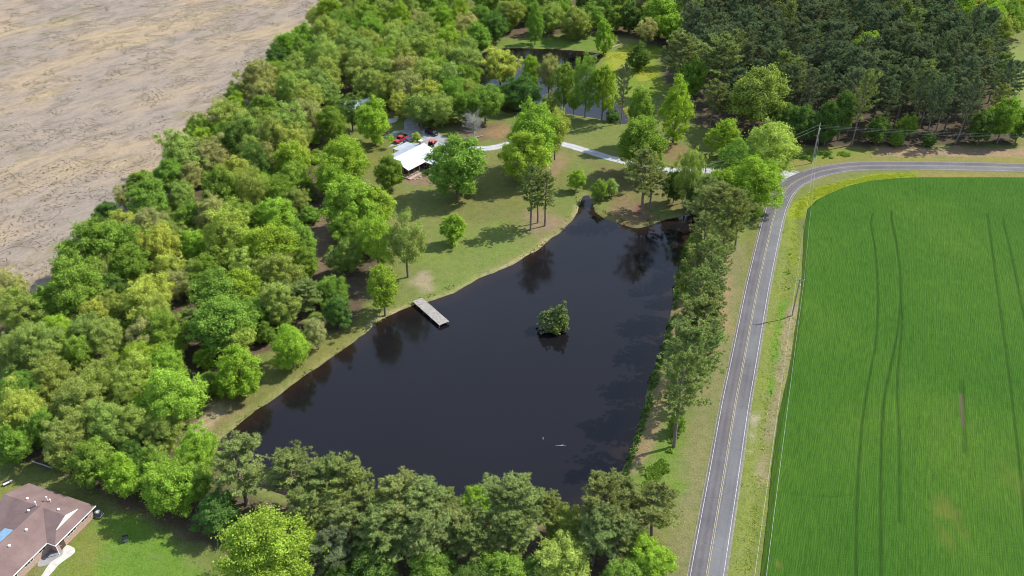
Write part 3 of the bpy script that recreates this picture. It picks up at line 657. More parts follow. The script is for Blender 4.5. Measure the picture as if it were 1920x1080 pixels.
# --- single trees that stand apart, each with its own description
B, K = at_base, at_crown
B(859, 374, 256, 51, 'g', 'low', label='large round oak on the lawn beside the white-roofed house')
B(735, 358, 292, 25, 'g', 'low', label='small dense green tree touching the near end of the white-roofed house')
B(704, 273, 180, 32, 'b', 'low', label='tall bright green tree hiding the metal-roofed shed')
B(623, 268, 198, 25, 'g', 'low', label='dense green tree just left of the metal-roofed shed')
B(662, 246, 186, 24, 'd', 'open', label='dark open tree in front of the metal-roofed shed')
B(783, 273, 247, 9, 'y', 'open', label='thin young sapling in the gravel yard between sedan and black car')
B(850, 457, 400, 23, 'b', 'low', label='small lone sapling on the lawn above the pond shore')
B(722, 590, 486, 34, 'b', 'tall', label='bright feathery tree at the shore beside the dock')
B(765, 520, 408, 36, 'o', 'open', label='dark-trunked olive tree by the bare sandy patch near the dock')
B(712, 508, 405, 36, 'b', 'open', label='lime green tree standing behind the dark-trunked olive tree')
B(1000, 322, 186, 50, 'b', 'low', label='tallest bright green oak on the lawn beside the driveway bend')
B(983, 345, 240, 38, 'b', 'low', label='green oak in front of the tallest oak at the driveway bend')
B(1040, 300, 198, 24, 'y', 'open', label='yellow-green tree leaning out behind the tallest lawn oak')
B(1195, 330, 220, 44, 'g', 'low', label='big dense green tree over the middle of the driveway')
B(1196, 275, 165, 27, 'g', 'round', label='smaller green tree just behind the big driveway tree')
B(1262, 268, 148, 31, 'b', 'tall', label='tall bright tree on the lawn right of the big driveway tree')
B(1352, 296, 218, 30, 'b', 'tall', label='bright green tree near the gravel drive below the round-crowned oak')
B(1410, 252, 126, 50, 'o', 'round', label='round-crowned olive oak in front of the dark pine wood')
B(1284, 392, 278, 24, 'o', 'open', label='slender pale tree standing over the driveway')
B(1262, 380, 320, 18, 'd', 'low', label='dark green bush tree under the slender pale driveway tree')
B(1300, 395, 335, 16, 'd', 'bush', label='dark shrub between the roadside pines and the driveway')
B(1408, 392, 286, 52, 'b', 'feather', label='large bright thicket tree at the driveway entrance')
B(1440, 335, 232, 48, 'y', 'feather', label='yellow-green spreading tree behind the driveway entrance')
B(1372, 352, 262, 38, 'g', 'feather', label='green thicket tree left of the driveway entrance')
B(1345, 378, 318, 26, 'b', 'feather', label='low bright thicket at the end of the roadside pines')
B(1124, 374, 334, 15, 'g', 'feather', label='low leafy thicket at the head of the pond inlet', cat='thicket')
B(1146, 368, 336, 14, 'o', 'feather', label='olive thicket between the inlet and the point pines', cat='thicket')
B(1080, 358, 318, 15, 'b', 'feather', label='bright green rushy bush at the tip of the pond inlet', cat='bush')
B(459, 738, 660, 38, 'b', 'bush', label='round bright green bush on the shore path', name='shrub', cat='bush')
B(553, 690, 610, 34, 'b', 'feather', label='feathery bright green tree on the shore bank', )
K(503, 1042, 76, 'b', 'feather', hk=2.0, label='huge lime green tree at the edge of the brown house lawn').children[1].color = (.235, .425, .050, 1)
B(597, 655, 595, 22, 't', 'open', label='small tan-green tree on the shore beside the dark pine')
B(1196, 133, 84, 18, 'd', 'bush', label='dark conical shrub on the yellow flower meadow', cat='bush')
B(1131, 102, 28, 19, 'b', 'tall', label='tall conical tree on the grass bank of the far pond')
B(1003, 84, 8, 18, 'g', 'tall', label='narrow green tree on the grass behind the far pond')
B(938, 158, 82, 32, 'y', 'round', label='bright yellow-green tree at the left end of the far pond')
B(972, 204, 135, 36, 'd', 'feather', label='dark spreading willow on the near bank of the far pond')
B(995, 172, 86, 18, 'b', 'tall', label='narrow bright tree behind the dark willow at the far pond')
B(1029, 178, 90, 20, 't', 'open', label='grey-brown thin tree in the middle of the far pond bank')
B(1056, 206, 100, 24, 'g', 'tall', label='conical green tree on the near bank of the far pond')
B(1097, 220, 104, 24, 'g', 'open', label='twin-trunked open green tree at the near bank of the far pond')
B(1128, 224, 108, 25, 'b', 'tall', label='bright green conical tree at the right of the far pond')
B(1075, 216, 170, 12, 'g', 'open', label='small bare-stemmed tree at the far pond waterline')
B(1036, 206, 174, 16, 'y', 'open', label='pale small tree behind the tallest lawn oak by the far pond')
B(1150, 226, 202, 13, 'd', 'bush', label='low dark bush at the waterline under the bright conical tree', cat='bush')
B(1164, 232, 118, 17, 'P', 'pine', label='tall thin pine with a bare trunk at the right of the far pond')
B(910, 232, 158, 30, 'g', 'round', label='round green tree behind the bleached dead tree')
# pines on the lawn and the right shore
B(995, 432, 312, 25, 'p', 'pine', label='leftmost of the three tall pines above the lawn shore')
B(1008, 418, 314, 22, 'p', 'pine', label='middle one of the three tall pines above the lawn shore')
B(1021, 424, 322, 24, 'p', 'pine', label='rightmost of the three tall pines above the lawn shore')
B(1207, 408, 284, 38, 'p', 'pine', label='broad pine standing on the point beside the pond inlet')
B(1218, 395, 312, 26, 'p', 'pine', label='smaller pine just behind the broad pine on the point')
B(1333, 462, 345, 38, 'p', 'pine_full', label='farthest roadside pine on the right shore')
B(1358, 492, 358, 36, 'p', 'pine', label='roadside pine nearest the road with a leaning dark trunk')
B(1320, 588, 448, 36, 'p', 'pine', label='third roadside pine on the right shore, bare lower trunk')
B(1345, 545, 420, 26, 'p', 'pine', label='slim roadside pine between shore and pink dirt patch')
B(1300, 640, 510, 38, 'p', 'pine', label='roadside pine leaning over the dark weeds of the right shore')
B(1308, 690, 560, 40, 'p', 'pine_full', label='bushy roadside pine beside the narrowing right shore')
B(1278, 770, 622, 48, 'p', 'pine_full', label='roadside pine above the pink bank path')
B(1264, 838, 668, 48, 'p', 'pine', label='roadside pine with the long bare trunk over the bank path')
for px, py, top, r, lab in ((1345, 500, 376, 30, 'roadside pine behind the leaning dark trunk'), (1310, 520, 400, 28, 'waterside pine above the yellow-green bank'), (1330, 620, 488, 30, 'slim pine on the dry grass side of the bank row'),
    (1290, 590, 470, 28, 'waterside pine over the dark weeds'), (1282, 700, 566, 30, 'waterside pine before the narrowing bank'), (1322, 660, 545, 26, 'small pine between bank row and road grass'), (1300, 745, 612, 30, 'road-side pine above the bare trunk pine'),
    (1378, 470, 362, 28, 'pine nearest the road bend at the end of the bank row'), (1318, 430, 330, 30, 'pine at the pond corner behind the bank row')):
    B(px, py, top, r, 'p', 'pine', label=lab)
for px, py, top, r, lab in ((1290, 560, 505, 16, 'low bank shrub beside the dark weeds'), (1276, 660, 612, 16, 'low bank shrub at the narrow part of the right shore'), (1302, 480, 440, 16, 'low bank shrub at the yellow-green shore patch'), (1268, 810, 775, 14, 'small green shrub at the bare pine trunk')):
    B(px, py, top, r, 'g', 'bush', label=lab, cat='shrub')
# --- the wood: crowns that can be told apart in the photograph (centre x, y, crown radius in pixels, colour)
WOOD = [
 # along and behind the bare field, far to near
 (617, 20, 26, 'b'), (593, 32, 18, 'y'), (543, 84, 28, 'g'), (520, 108, 20, 'd'), (520, 131, 18, 'b'), (480, 150, 30, 't'), (443, 174, 18, 'o'), (443, 190, 16, 'b'), (493, 170, 24, 't'), (423, 220, 34, 'o'),
 (497, 203, 24, 'g'), (503, 221, 15, 'b'), (473, 240, 28, 'o'), (377, 243, 26, 'g'), (423, 252, 21, 'b'), (347, 283, 36, 'o'), (393, 293, 28, 't'), (377, 262, 20, 'b'), (320, 327, 26, 'g'), (353, 327, 22, 't'),
 (267, 345, 24, 'g'), (437, 327, 32, 'y'), (473, 287, 25, 'o'), (500, 297, 22, 't'), (493, 347, 19, 'b'), (547, 300, 32, 'b'), (547, 338, 26, 'g'), (540, 233, 32, 'o'), (573, 213, 28, 't'), (563, 252, 21, 'o'),
 (640, 306, 40, 'b'), (623, 336, 30, 'b'), (573, 187, 26, 'o'), (560, 133, 28, 'o'), (590, 107, 26, 'g'), (613, 143, 28, 'o'), (533, 160, 20, 'y'), (567, 97, 18, 'o'), (617, 60, 24, 'o'), (573, 67, 22, 'g'), (622, 108, 24, 'o'),
 (690, 30, 26, 'g'), (667, 20, 24, 'o'), (720, 20, 24, 'o'), (760, 20, 26, 'o'), (797, 13, 24, 'g'), (827, 37, 24, 'b'), (870, 17, 24, 't'), (903, 30, 22, 'g'), (643, 47, 22, 'g'), (693, 60, 26, 'g'), (740, 60, 24, 'o'),
 (767, 60, 18, 'b'), (800, 60, 26, 'o'), (847, 77, 24, 'b'), (877, 53, 24, 't'), (897, 67, 24, 'g'), (653, 87, 26, 'o'), (700, 93, 24, 'o'), (747, 90, 28, 'o'), (793, 97, 26, 'o'), (833, 107, 26, 'o'), (870, 113, 28, 'o'),
 (677, 127, 28, 'o'), (720, 130, 26, 'o'), (760, 133, 26, 't'), (800, 140, 28, 'o'), (843, 143, 26, 'o'), (873, 146, 22, 'g'), (607, 160, 26, 'o'), (580, 157, 24, 'o'), (693, 157, 22, 'o'), (727, 167, 24, 'o'), (767, 163, 26, 't'),
 (803, 180, 28, 'y'), (843, 180, 26, 'g'), (873, 172, 22, 'o'), (747, 192, 17, 'y'), (787, 203, 26, 'o'), (827, 203, 24, 'o'), (868, 200, 22, 'g'),
 (930, 47, 20, 'd'), (957, 22, 24, 'o'), (1030, 27, 24, 'o'), (1050, 17, 20, 'g'), (1080, 37, 26, 'o'), (1107, 33, 20, 'g'), (1127, 16, 22, 'd'), (1157, 30, 18, 'g'), (1182, 27, 22, 'd'), (1240, 20, 34, 'b'), (1262, 50, 22, 'b'), (985, 14, 20, 'g'),
 # middle
 (277, 370, 35, 'g'), (343, 367, 22, 'o'), (200, 403, 22, 'd'), (230, 370, 14, 't'), (187, 450, 48, 'g'), (233, 417, 25, 'y'), (273, 427, 28, 't'), (320, 440, 24, 'o'), (363, 457, 24, 'b'), (397, 403, 30, 't'), (360, 407, 22, 'g'),
 (450, 403, 32, 'g'), (520, 407, 34, 'b'), (433, 440, 22, 'g'), (503, 460, 46, 'b'), (563, 453, 28, 'g'), (530, 363, 24, 'g'), (557, 375, 18, 'o'), (133, 490, 22, 'g'), (140, 530, 46, 'g'), (187, 507, 28, 'o'), (247, 497, 32, 'g'),
 (207, 540, 22, 'd'), (83, 570, 30, 'g'), (110, 617, 26, 'b'), (33, 580, 34, 'o'), (20, 540, 28, 't'), (277, 553, 40, 'y'), (320, 503, 28, 'y'), (333, 533, 22, 't'), (290, 590, 28, 'y'), (300, 622, 34, 'g'), (320, 652, 20, 'b'),
 (180, 587, 24, 'y'), (213, 573, 22, 'o'), (160, 617, 28, 'o'), (200, 633, 30, 'o'), (143, 660, 26, 'g'), (60, 650, 36, 'o'), (20, 657, 26, 'o'), (263, 627, 28, 't'), (393, 507, 26, 'g'), (463, 503, 28, 'y'), (363, 520, 22, 'o'),
 (407, 553, 38, 'g'), (447, 540, 34, 'b'), (520, 513, 32, 'o'), (410, 607, 48, 'g'), (463, 583, 28, 'g'), (443, 632, 28, 'y'), (520, 567, 32, 'o'), (573, 492, 24, 'g'), (620, 540, 24, 'g'), (632, 582, 22, 'd'), (253, 680, 30, 'b'), (310, 683, 30, 'b'),
 (660, 375, 44, 'b'), (700, 385, 34, 'b'), (650, 420, 26, 'g'), (648, 478, 24, 'o'), (688, 440, 26, 'g'),
 # near corner above the brown-roofed house
 (322, 740, 52, 'b'), (262, 702, 32, 'y'), (185, 713, 40, 'o'), (237, 730, 28, 'o'), (137, 757, 42, 'o'), (44, 775, 40, 'y'), (33, 725, 30, 'g'), (122, 825, 34, 'o'), (74, 802, 28, 'g'), (207, 790, 36, 'o'), (255, 787, 34, 'o'), (311, 802, 28, 'o'),
 (174, 865, 36, 'g'), (230, 887, 34, 'b'), (289, 872, 32, 'g'), (370, 840, 30, 'b'), (315, 912, 44, 'b'), (363, 902, 30, 'g'), (95, 700, 30, 'o'), (20, 830, 30, 'g'),
]
ZN = [(lambda x, y: y < 72 and x > 890, 'behind the far pond'), (lambda x, y: y < 72, 'at the far end of the left wood'), (lambda x, y: y < 140, 'in the left wood level with the far pond'),
      (lambda x, y: y < 232 and x < 640, 'in the wood between bare field and metal shed'), (lambda x, y: y < 232, 'in the wood behind the metal shed'),
      (lambda x, y: y < 352, 'in the wood left of the white-roofed house'), (lambda x, y: y < 452, 'in the left wood level with the lawn oak'),
      (lambda x, y: y < 556, 'in the left wood level with the inlet'), (lambda x, y: y < 660, 'in the left wood level with the dock'),
      (lambda x, y: y < 780, 'in the left wood level with the round bush'), (lambda x, y: True, 'in the wood corner behind the brown house')]
def zone_of(p): return next(t for f, t in ZN if f(*p))
for px, py, r, c in WOOD: K(px, py, r, c, zone=zone_of((px, py)), group='trees of the left wood')
for px, py, r, c in ((577, 547, 28, 'p'), (352, 600, 22, 'p'), (545, 560, 26, 'p')): K(px, py, r, c, 'pine_full', zone='in the left wood level with the dock', group='pines in the left wood')
# --- the pine row between the pond and the brown house
for px, py, r, c in ((444, 868, 50, 'p'), (537, 890, 46, 'p'), (600, 897, 38, 'p'), (640, 898, 46, 'p'), (684, 945, 40, 'p'), (744, 930, 52, 'p'), (802, 941, 46, 'p'), (845, 945, 28, 'p'), (980, 940, 56, 'p'), (1029, 956, 28, 'p'),
                     (1130, 922, 46, 'p'), (1182, 930, 30, 'p'), (1231, 936, 40, 'p')):
    K(px, py, r, c, 'pine_full', hk=1.9, h0=6, zone='in the back row of the pines below the pond', group='pines below the pond')
for px, py, r, c in ((580, 960, 40, 'p'), (657, 985, 42, 'p'), (710, 1000, 48, 'p'), (785, 1000, 50, 'p'), (852, 995, 40, 'p'), (890, 1015, 36, 'p'), (957, 995, 38, 'p'), (1115, 995, 42, 'p'), (1167, 998, 36, 'p'), (616, 1020, 38, 'P')):
    K(px, py, r, c, 'pine_full', hk=1.9, h0=5, zone='in the front row of the pines below the pond', group='pines below the pond')
for px, py, r, c, lab in ((894, 926, 26, 'b', 'single lime green tree between the pines below the pond'), (1062, 1055, 44, 'y', 'yellow-green tree at the lower frame edge below the pines'), (1059, 988, 34, 'o', 'olive tree among the pines below the pond'),
                     (1216, 1045, 38, 'b', 'bright leafy tree beside the road verge below the pines'), (1172, 1080, 34, 'g', 'green tree under the road-end pines'), (702, 1062, 44, 'd', 'dark green understorey tree under the pine row, right of the huge lime tree'),
                     (807, 1066, 40, 'g', 'green understorey tree in the middle under the pine row'), (935, 1066, 42, 'g', 'green understorey tree left of the yellow-green tree'), (407, 955, 40, 'd', 'dark green tree where pines and broadleaf wood meet'),
                     (880, 1085, 34, 'd', 'dark understorey bush tree between two green ones under the pines'), (1005, 1075, 30, 'd', 'dark low tree beside the yellow-green tree'), (640, 1090, 34, 'd', 'dark low tree beside the huge lime tree')):
    K(px, py, r, c, 'low' if c in 'dg' else 'round', hk=1.7, h0=2, label=lab)
# --- fill: the rest of the wood, as dense as the photograph shows
def poisson(poly, step, n=6000, rmin=.78):
    P = np.array(GP(poly)); lo, hi = P.min(0), P.max(0); out = []
    rg = np.random.default_rng(int(abs(P.sum())) % 9999); q = rg.uniform(lo, hi, (n, 2)); s = sdf_poly(q[:, 0], q[:, 1], P)
    for (x, y) in q[s < -1]:
        r = step * rg.uniform(.42, .62)
        if all((x - t['x']) ** 2 + (y - t['y']) ** 2 > ((t['r'] + r) * rmin) ** 2 for t in TREES if abs(t['y'] - y) < 16 and abs(t['x'] - x) < 16): out.append((x, y, r, rg)); TREES.append(dict(x=x, y=y, r=r, tmp=1))
    for t in [t for t in TREES if t.get('tmp')]: TREES.remove(t)
    return out
FILL = [(-60, 660), (0, 622), (185, 540), (300, 425), (395, 345), (495, 235), (570, 150), (640, 50), (690, 0), (900, 20), (900, 110), (880, 160), (890, 205), (800, 222), (740, 200), (610, 215), (600, 262), (585, 300), (580, 400), (570, 470), (600, 530), (640, 560),
        (640, 615), (560, 640), (500, 640), (420, 690), (370, 760), (320, 830), (330, 900), (380, 960), (330, 985), (230, 960), (110, 890), (20, 850), (-80, 840)]
for x, y, r, rg in poisson(FILL, 10.5, 6000, .82):
    c = rg.choice(list('ooogtgbyd')); H = min(19, 2.0 * r + 6 + rg.uniform(-2, 1)); p = PX(x, y, H * .6)
    if p[0] < -40: continue
    plant(x, y, r, H, c, rg.choice(['wild', 'wild', 'open', 'low']), zone=zone_of(p), group='trees of the left wood')
for x, y, r, rg in poisson([(640, 0), (700, -70), (1240, -75), (1240, 55), (1215, 75), (900, 72), (900, 20)], 11, 2500, .95):
    c = rg.choice(list('oogtgbd')); H = 2.0 * r + 6; p = PX(x, y, H * .6)
    if PX(x, y, 3)[1] < -3: continue
    plant(x, y, r, H, c, rg.choice(['wild', 'wild', 'open', 'low']), zone=zone_of(p), group='trees of the left wood')
# understorey shrubs in the gaps of the wood
def shrubs():
    P = np.array(GP(FILL)); rg = np.random.default_rng(77); q = rg.uniform(P.min(0), P.max(0), (9000, 2)); s = sdf_poly(q[:, 0], q[:, 1], P); got = []
    for (x, y) in q[s < 1]:
        r = rg.uniform(1.9, 3.0)
        if any((x - g[0]) ** 2 + (y - g[1]) ** 2 < (g[2] + r) ** 2 * .8 for g in got): continue
        d = min((math.hypot(x - t['x'], y - t['y']) / t['r'] for t in TREES if abs(t['x'] - x) < 12 and abs(t['y'] - y) < 12), default=9)
        px = PX(x, y, 2)
        if d < .72 or px[0] < -10: continue
        got.append((x, y, r))
    for x, y, r in got[:130]:
        H = rg.uniform(3.5, 6.5); plant(x, y, r, H, rg.choice(list('ggdobo')), rg.choice(['bush', 'low']), zone=zone_of(PX(x, y, H * .5)), name='shrub', cat='shrub', group='understorey shrubs of the left wood')
shrubs()
# --- the pine wood beside the far road
for px, py, top, r, c, pr, lab in (
    (1596, 273, 132, 22, 'p', 'pine', 'pine with the longest pale trunk at the front of the roadside wood'), (1732, 268, 150, 20, 'P', 'pine', 'pine with two-toned bare trunk in the front edge of the roadside wood'),
    (1750, 264, 140, 20, 'P', 'pine', 'bare-trunked pine just right of the two-toned pine'), (1790, 270, 145, 22, 'P', 'pine', 'leaning bare-trunked pine near the right end of the roadside wood'),
    (1570, 264, 160, 26, 'd', 'tall', 'green broadleaf in the front edge of the roadside pine wood'), (1545, 272, 190, 24, 'd', 'low', 'dark leafy tree behind the utility pole at the bend'),
    (1500, 266, 196, 26, 'd', 'low', 'dark green low tree at the left foot of the roadside pine wood'), (1465, 258, 190, 26, 'd', 'round', 'dark tree right of the round-crowned olive oak'),
    (1640, 270, 215, 22, 'd', 'low', 'dark leafy bush tree under the middle roadside pines'), (1693, 268, 214, 16, 'g', 'open', 'thin pale green tree before the roadside pines'),
    (1678, 276, 246, 11, 'g', 'bush', 'little green bush at the foot of the roadside pines'), (1868, 270, 184, 28, 'g', 'round', 'bright green tree at the right end of the roadside wood'),
    (1903, 268, 202, 20, 'd', 'low', 'dark green tree at the very right end of the roadside wood'), (1832, 272, 205, 22, 'd', 'low', 'dark leafy tree left of the bright end tree'), (1612, 140, 60, 30, 'b', 'round', 'lime green tree rising inside the pine wood'),
    (1330, 240, 150, 24, 'p', 'pine', 'grey-green pine left of the round-crowned oak'), (1345, 236, 158, 22, 'p', 'pine', 'slim pine with bare trunk close beside the round-crowned oak'), (1270, 180, 66, 34, 'p', 'pine_full', 'broad pine at the left end of the pine wood'),
    (1350, 195, 68, 36, 'p', 'pine_full', 'second broad pine behind the round-crowned oak'), (1295, 190, 110, 24, 'g', 'round', 'green tree at the foot of the broad left pines'), (1212, 88, 38, 18, 't', 'open', 'bare grey tree behind the flower meadow'),
    (1740, 274, 252, 12, 'd', 'bush', 'small dark bush before the bare-trunked pines')):
    B(px, py, top, r, c, pr, label=lab)
PINES = [(1300, 150), (1330, 205), (1400, 235), (1450, 262), (1700, 262), (1880, 255), (1880, 190), (1845, 110), (1760, 72), (1600, 45), (1420, 30), (1300, 40), (1250, 70)]
front = []
for x, y, r, rg in poisson(PINES, 8.6, 5000, .80):
    H = 19 + rg.uniform(-2.5, 4); py = PX(x, y, 0)[1]; row = 'front' if py > 235 else 'second' if py > 195 else 'third' if py > 155 else 'fourth' if py > 115 else 'fifth'
    plant(x, y, r * 1.12, H, 'P' if rg.random() < .88 else 'p', 'pine_full' if rg.random() < .55 else 'pine', zone=f'in the {row} rank of the roadside pine wood', group='pines of the roadside wood')
for x, y, r, rg in poisson([(1250, 55), (1300, 35), (1420, 25), (1600, 40), (1760, 66), (1850, 100), (1870, 60), (1900, -60), (1240, -60)], 11, 2500, .92):
    p = PX(x, y, 10)
    if PX(x, y, 3)[1] < -3 or p[0] > 1960: continue
    c = rg.choice(list('bbygyo')) if p[0] > 1480 or rg.random() < .3 else rg.choice(list('gPPd'))
    plant(x, y, r * 1.05, 2.0 * r + 6 if c != 'P' else 21, c, rg.choice(['round', 'open']) if c != 'P' else 'pine_full', zone='behind the roadside pine wood', group='trees behind the pine wood')
for px, py, r, c in ((1895, 30, 26, 'g'), (1880, 50, 20, 'o'), (1915, 12, 24, 'y'), (1850, 20, 24, 'y')): K(px, py, r, c, zone='on the dry pasture at the top corner', group='pasture trees')
# --- the clump standing in the pond
isl = empty('island_shrub', (*G(1037, 618, WATER_Z), WATER_Z - .3)); tag(isl, 'clump of leafy green bushes standing in the middle of the pond', 'bush')
for dx, dy, r, h, cc in ((-1.7, .4, 1.9, 5.2, (.25, .34, .10)), (1.5, .6, 2.0, 6.9, (.24, .33, .095)), (2.0, -.5, 1.8, 4.6, (.27, .37, .085)), (0, -.3, 2.0, 4.6, (.25, .34, .09)), (-1.6, -.8, 1.5, 3.6, (.30, .35, .15)), (.6, -1.4, 1.6, 3.2, (.31, .39, .08)), (.1, .9, 1.7, 5.4, (.23, .32, .10))):
    cr, tr = PROTO['islet'][trng.randrange(3)]
    f = link('crown', cr, None, isl); f.location = (dx, dy, 0); f.scale = (r * .86 / 5, r * .86 / 5, h * 1.04 / 14); f.color = (cc[0] * .85, cc[1] * .82, cc[2] * .95, 1); f.rotation_euler = (0, 0, trng.uniform(0, 6))
    t = link('trunk', tr, None, isl); t.location = (dx, dy, 0); t.scale = (r / 5, r / 5, h / 14)
# --- labels: colour, kind, place in its stand
ORD = 'first second third fourth fifth sixth seventh eighth ninth tenth eleventh twelfth thirteenth fourteenth fifteenth sixteenth seventeenth eighteenth nineteenth twentieth'.split()
def ordinal(i): return ORD[i] if i < 20 else f"{i + 1}{'st' if (i + 1) % 10 == 1 else 'nd' if (i + 1) % 10 == 2 else 'rd' if (i + 1) % 10 == 3 else 'th'}"
buckets = {}
for t in TREES:
    if t['label']: tag(t['o'], t['label'], t['cat'], t['group'])
    else: buckets.setdefault((WORD[t['col']], 'pine' if t['kind'] == 'pine' else 'shrub' if t['cat'] == 'shrub' else 'tree', t['zone']), []).append(t)
for (w, k, z), lst in buckets.items():
    lst.sort(key=lambda t: t['px'][0])
    for i, t in enumerate(lst):
        tag(t['o'], f'{ordinal(i)} {w} {k} from the left {z}' if len(lst) > 1 else f'the only {w} {k} {z}', t['cat'], t['group'] or 'trees')
print('TREES', len(TREES), 'shrub', sum(t['cat'] == 'shrub' for t in TREES), 'broad', sum(t['kind'] == 'broad' for t in TREES), 'pine', sum(t['kind'] == 'pine' for t in TREES))
# ------------------------------------------------------------------ buildings
M['white_metal'] = plain('white_metal_roof', (.62, .625, .63), .42, .4, 0, .07, .6); M['grey_metal'] = plain('grey_roof_and_slope_shade', (.40, .43, .46), .42, .45, .25, .12, .8)
M['shed_metal'] = plain('bluish_metal_roof', (.42, .47, .53), .4, .45, .3, .12, .7)
M['dark_wall'] = plain('dark_stained_boards', (.075, .055, .045), .8, .2, 0, .25, 1.5); M['log_wall'] = plain('brown_log_wall', (.17, .10, .065), .8, .2, 0, .25, 1.5)
M['white_trim'] = plain('white_trim', (.74, .72, .69), .55, .3, 0, .08, 1.5); M['window_glass'] = plain('dark_window_glass', (.02, .024, .028), .08, .6, 0, .1, 1)
M['brick'] = plain('pink_brown_brick', (.36, .25, .20), .9, .15, 0, .25, 5.0, .3); M['wood_post'] = plain('weathered_post', (.20, .15, .11), .85, .15, 0, .25, 5)
M['concrete'] = plain('pale_concrete', (.44, .42, .37), .9, .15, 0, .2, 1.2, .3); M['stone'] = plain('patio_stone', (.34, .26, .21), .9, .15, 0, .35, 2.0, .4)
M['tarp'] = plain('blue_tarp', (.20, .34, .46), .45, .4, 0, .15, 1.5, .5); M['galv'] = plain('vent_metal', (.62, .60, .58), .5, .4, .2, .1, 3)
def shingle_mat():
    t = NT('brown_shingles'); v = t.coord(); w = t.coord(scale=(1.2, 5.5, 1))
    c = t.ramp(t.noise(.35, 4, .6, v), [(.3, (.140, .094, .086)), (.7, (.190, .134, .122))])
    c = t.mix(.7, c, t.ramp(t.noise(2.4, 4, .7, w), [(.3, (.78, .78, .78)), (.7, (1.18, 1.18, 1.18))]), 'MULTIPLY')
    return t.done(c, .9, .15, 0, t.bump(t.noise(5, 3, .7, w), .4, .03))
M['shingle'] = shingle_mat()
def quadpart(name, pts, t, mat, parent): return MB().slab(pts, t).build(name, mat, parent)
# --- house with the white metal roof; local a along the ridge, b across it towards the pond
hx, hy = -37.19, 242.49
farm = empty('farmhouse', (hx, hy, 0), math.radians(53.0)); tag(farm, 'dark house with bright white metal roof on the lawn', 'house')
# local x = a ; local y = -b
def hp(a, b, z): return (a, -b, z)
zr, ze = 4.8, 3.0; pit = (zr - ze) / 6.8; zfar = zr - pit * 4.5
roof = MB().slab([hp(-.2, 0, zr), hp(-.2, 6.8, ze), hp(7.3, 6.8, ze), hp(10.95, .95, zr - pit * .95), hp(14.7, 4.6, zr - pit * 4.6), hp(14.7, 0, zr)], .14).build('roof', M['white_metal'], farm)
quadpart('roof', [hp(-.2, 0, zr), hp(14.7, 0, zr), hp(14.7, -4.5, zfar), hp(-.2, -4.5, zfar)], .14, M['grey_metal'], farm)['label'] = 'shaded back slope of the roof'  # the slope's shade is put into its colour, grey instead of white metal
zc_ = zr - pit * .95
quadpart('roof', [hp(10.95, .95, zc_ + .012), hp(7.3, 6.8, ze + .012), hp(7.3, 11.0, ze + .012), hp(10.95, 11.0, zc_ + .012)], .14, M['white_metal'], farm)['label'] = 'porch wing slope facing the pond'
quadpart('roof', [hp(10.95, .95, zc_ + .012), hp(10.95, 11.0, zc_ + .012), hp(14.7, 11.0, ze + .012), hp(14.7, 4.6, zr - pit * 4.6 + .012)], .14, M['white_metal'], farm)['label'] = 'porch wing slope facing the road'
for k in range(16):
    a = .5 + k * .9
    if a < 7.2: MB().box(a - .03, a + .03, -6.75, -.05, 0, .05).build('roof_seam', M['white_metal'], roof).matrix_local = __import__('mathutils').Matrix.Translation((0, 0, zr + .01)) @ __import__('mathutils').Matrix.Rotation(math.atan(pit), 4, 'X')
MB().box(-.2, 14.7, -.16, .16, zr - .02, zr + .07).build('ridge_cap', M['white_metal'], farm)
# walls, set in under the eaves; porch under the near eave
MB().box(.7, 14.2, -3.9, 4.0, -.1, 3.28).build('wall', M['dark_wall'], farm); MB().box(7.9, 14.2, -10.4, -3.9, -.1, 2.95).build('wall', M['dark_wall'], farm)
MB().add([hp(.72, -4.0, 3.2), hp(.72, 3.9, 3.2), hp(.72, 0, 4.68), hp(.8, -4.0, 3.2), hp(.8, 3.9, 3.2), hp(.8, 0, 4.68)], [(0, 1, 2), (5, 4, 3), (0, 3, 4, 1), (1, 4, 5, 2), (2, 5, 3, 0)]).build('gable', M['log_wall'], farm)
MB().box(-.6, 7.8, -7.6, -3.95, -.1, .35).build('porch_floor', M['stone'], farm)
for a, b in ((.1, 6.5), (2.5, 6.5), (4.9, 6.5), (7.2, 6.5), (.1, 4.2)): MB().box(a - .09, a + .09, -b - .09, -b + .09, .3, 3.0).build('porch_post', M['wood_post'], farm)
for a0, a1 in ((.3, 2.4), (2.7, 4.8)): MB().box(a0, a1, -6.55, -6.48, 1.1, 1.18).box(a0, a1, -6.55, -6.48, .5, .56).build('porch_rail', M['wood_post'], farm)
for a in (1.6, 3.6, 5.6):
    w = MB().box(a, a + 1.1, -4.0, -3.93, 1.1, 2.4).build('window', M['white_trim'], farm); MB().box(a + .08, a + 1.02, -4.03, -3.99, 1.18, 2.32).build('pane', M['window_glass'], w)
for b in (-2.2, 1.4):
    w = MB().box(.63, .7, -b - 1.1, -b, 1.1, 2.4).build('window', M['white_trim'], farm); MB().box(.6, .64, -b - 1.02, -b - .08, 1.18, 2.32).build('pane', M['window_glass'], w)
for b in (6.0, 8.4):
    w = MB().box(7.83, 7.9, -b - 1.1, -b, 1.0, 2.3).build('window', M['white_trim'], farm); MB().box(7.8, 7.84, -b - 1.02, -b - .08, 1.08, 2.22).build('pane', M['window_glass'], w)
ch = MB().box(13.6, 14.5, .35, 1.25, 2.0, 5.7).build('chimney', M['stone'], farm); MB().box(13.5, 14.6, .25, 1.35, 5.7, 5.85).build('chimney_cap', M['white_trim'], ch)
quadpart('carport_roof', [hp(8.9, -8.7, 2.65), hp(8.9, -4.2, 2.85), hp(15.6, -4.2, 2.85), hp(15.6, -8.7, 2.65)], .12, M['grey_metal'], farm)
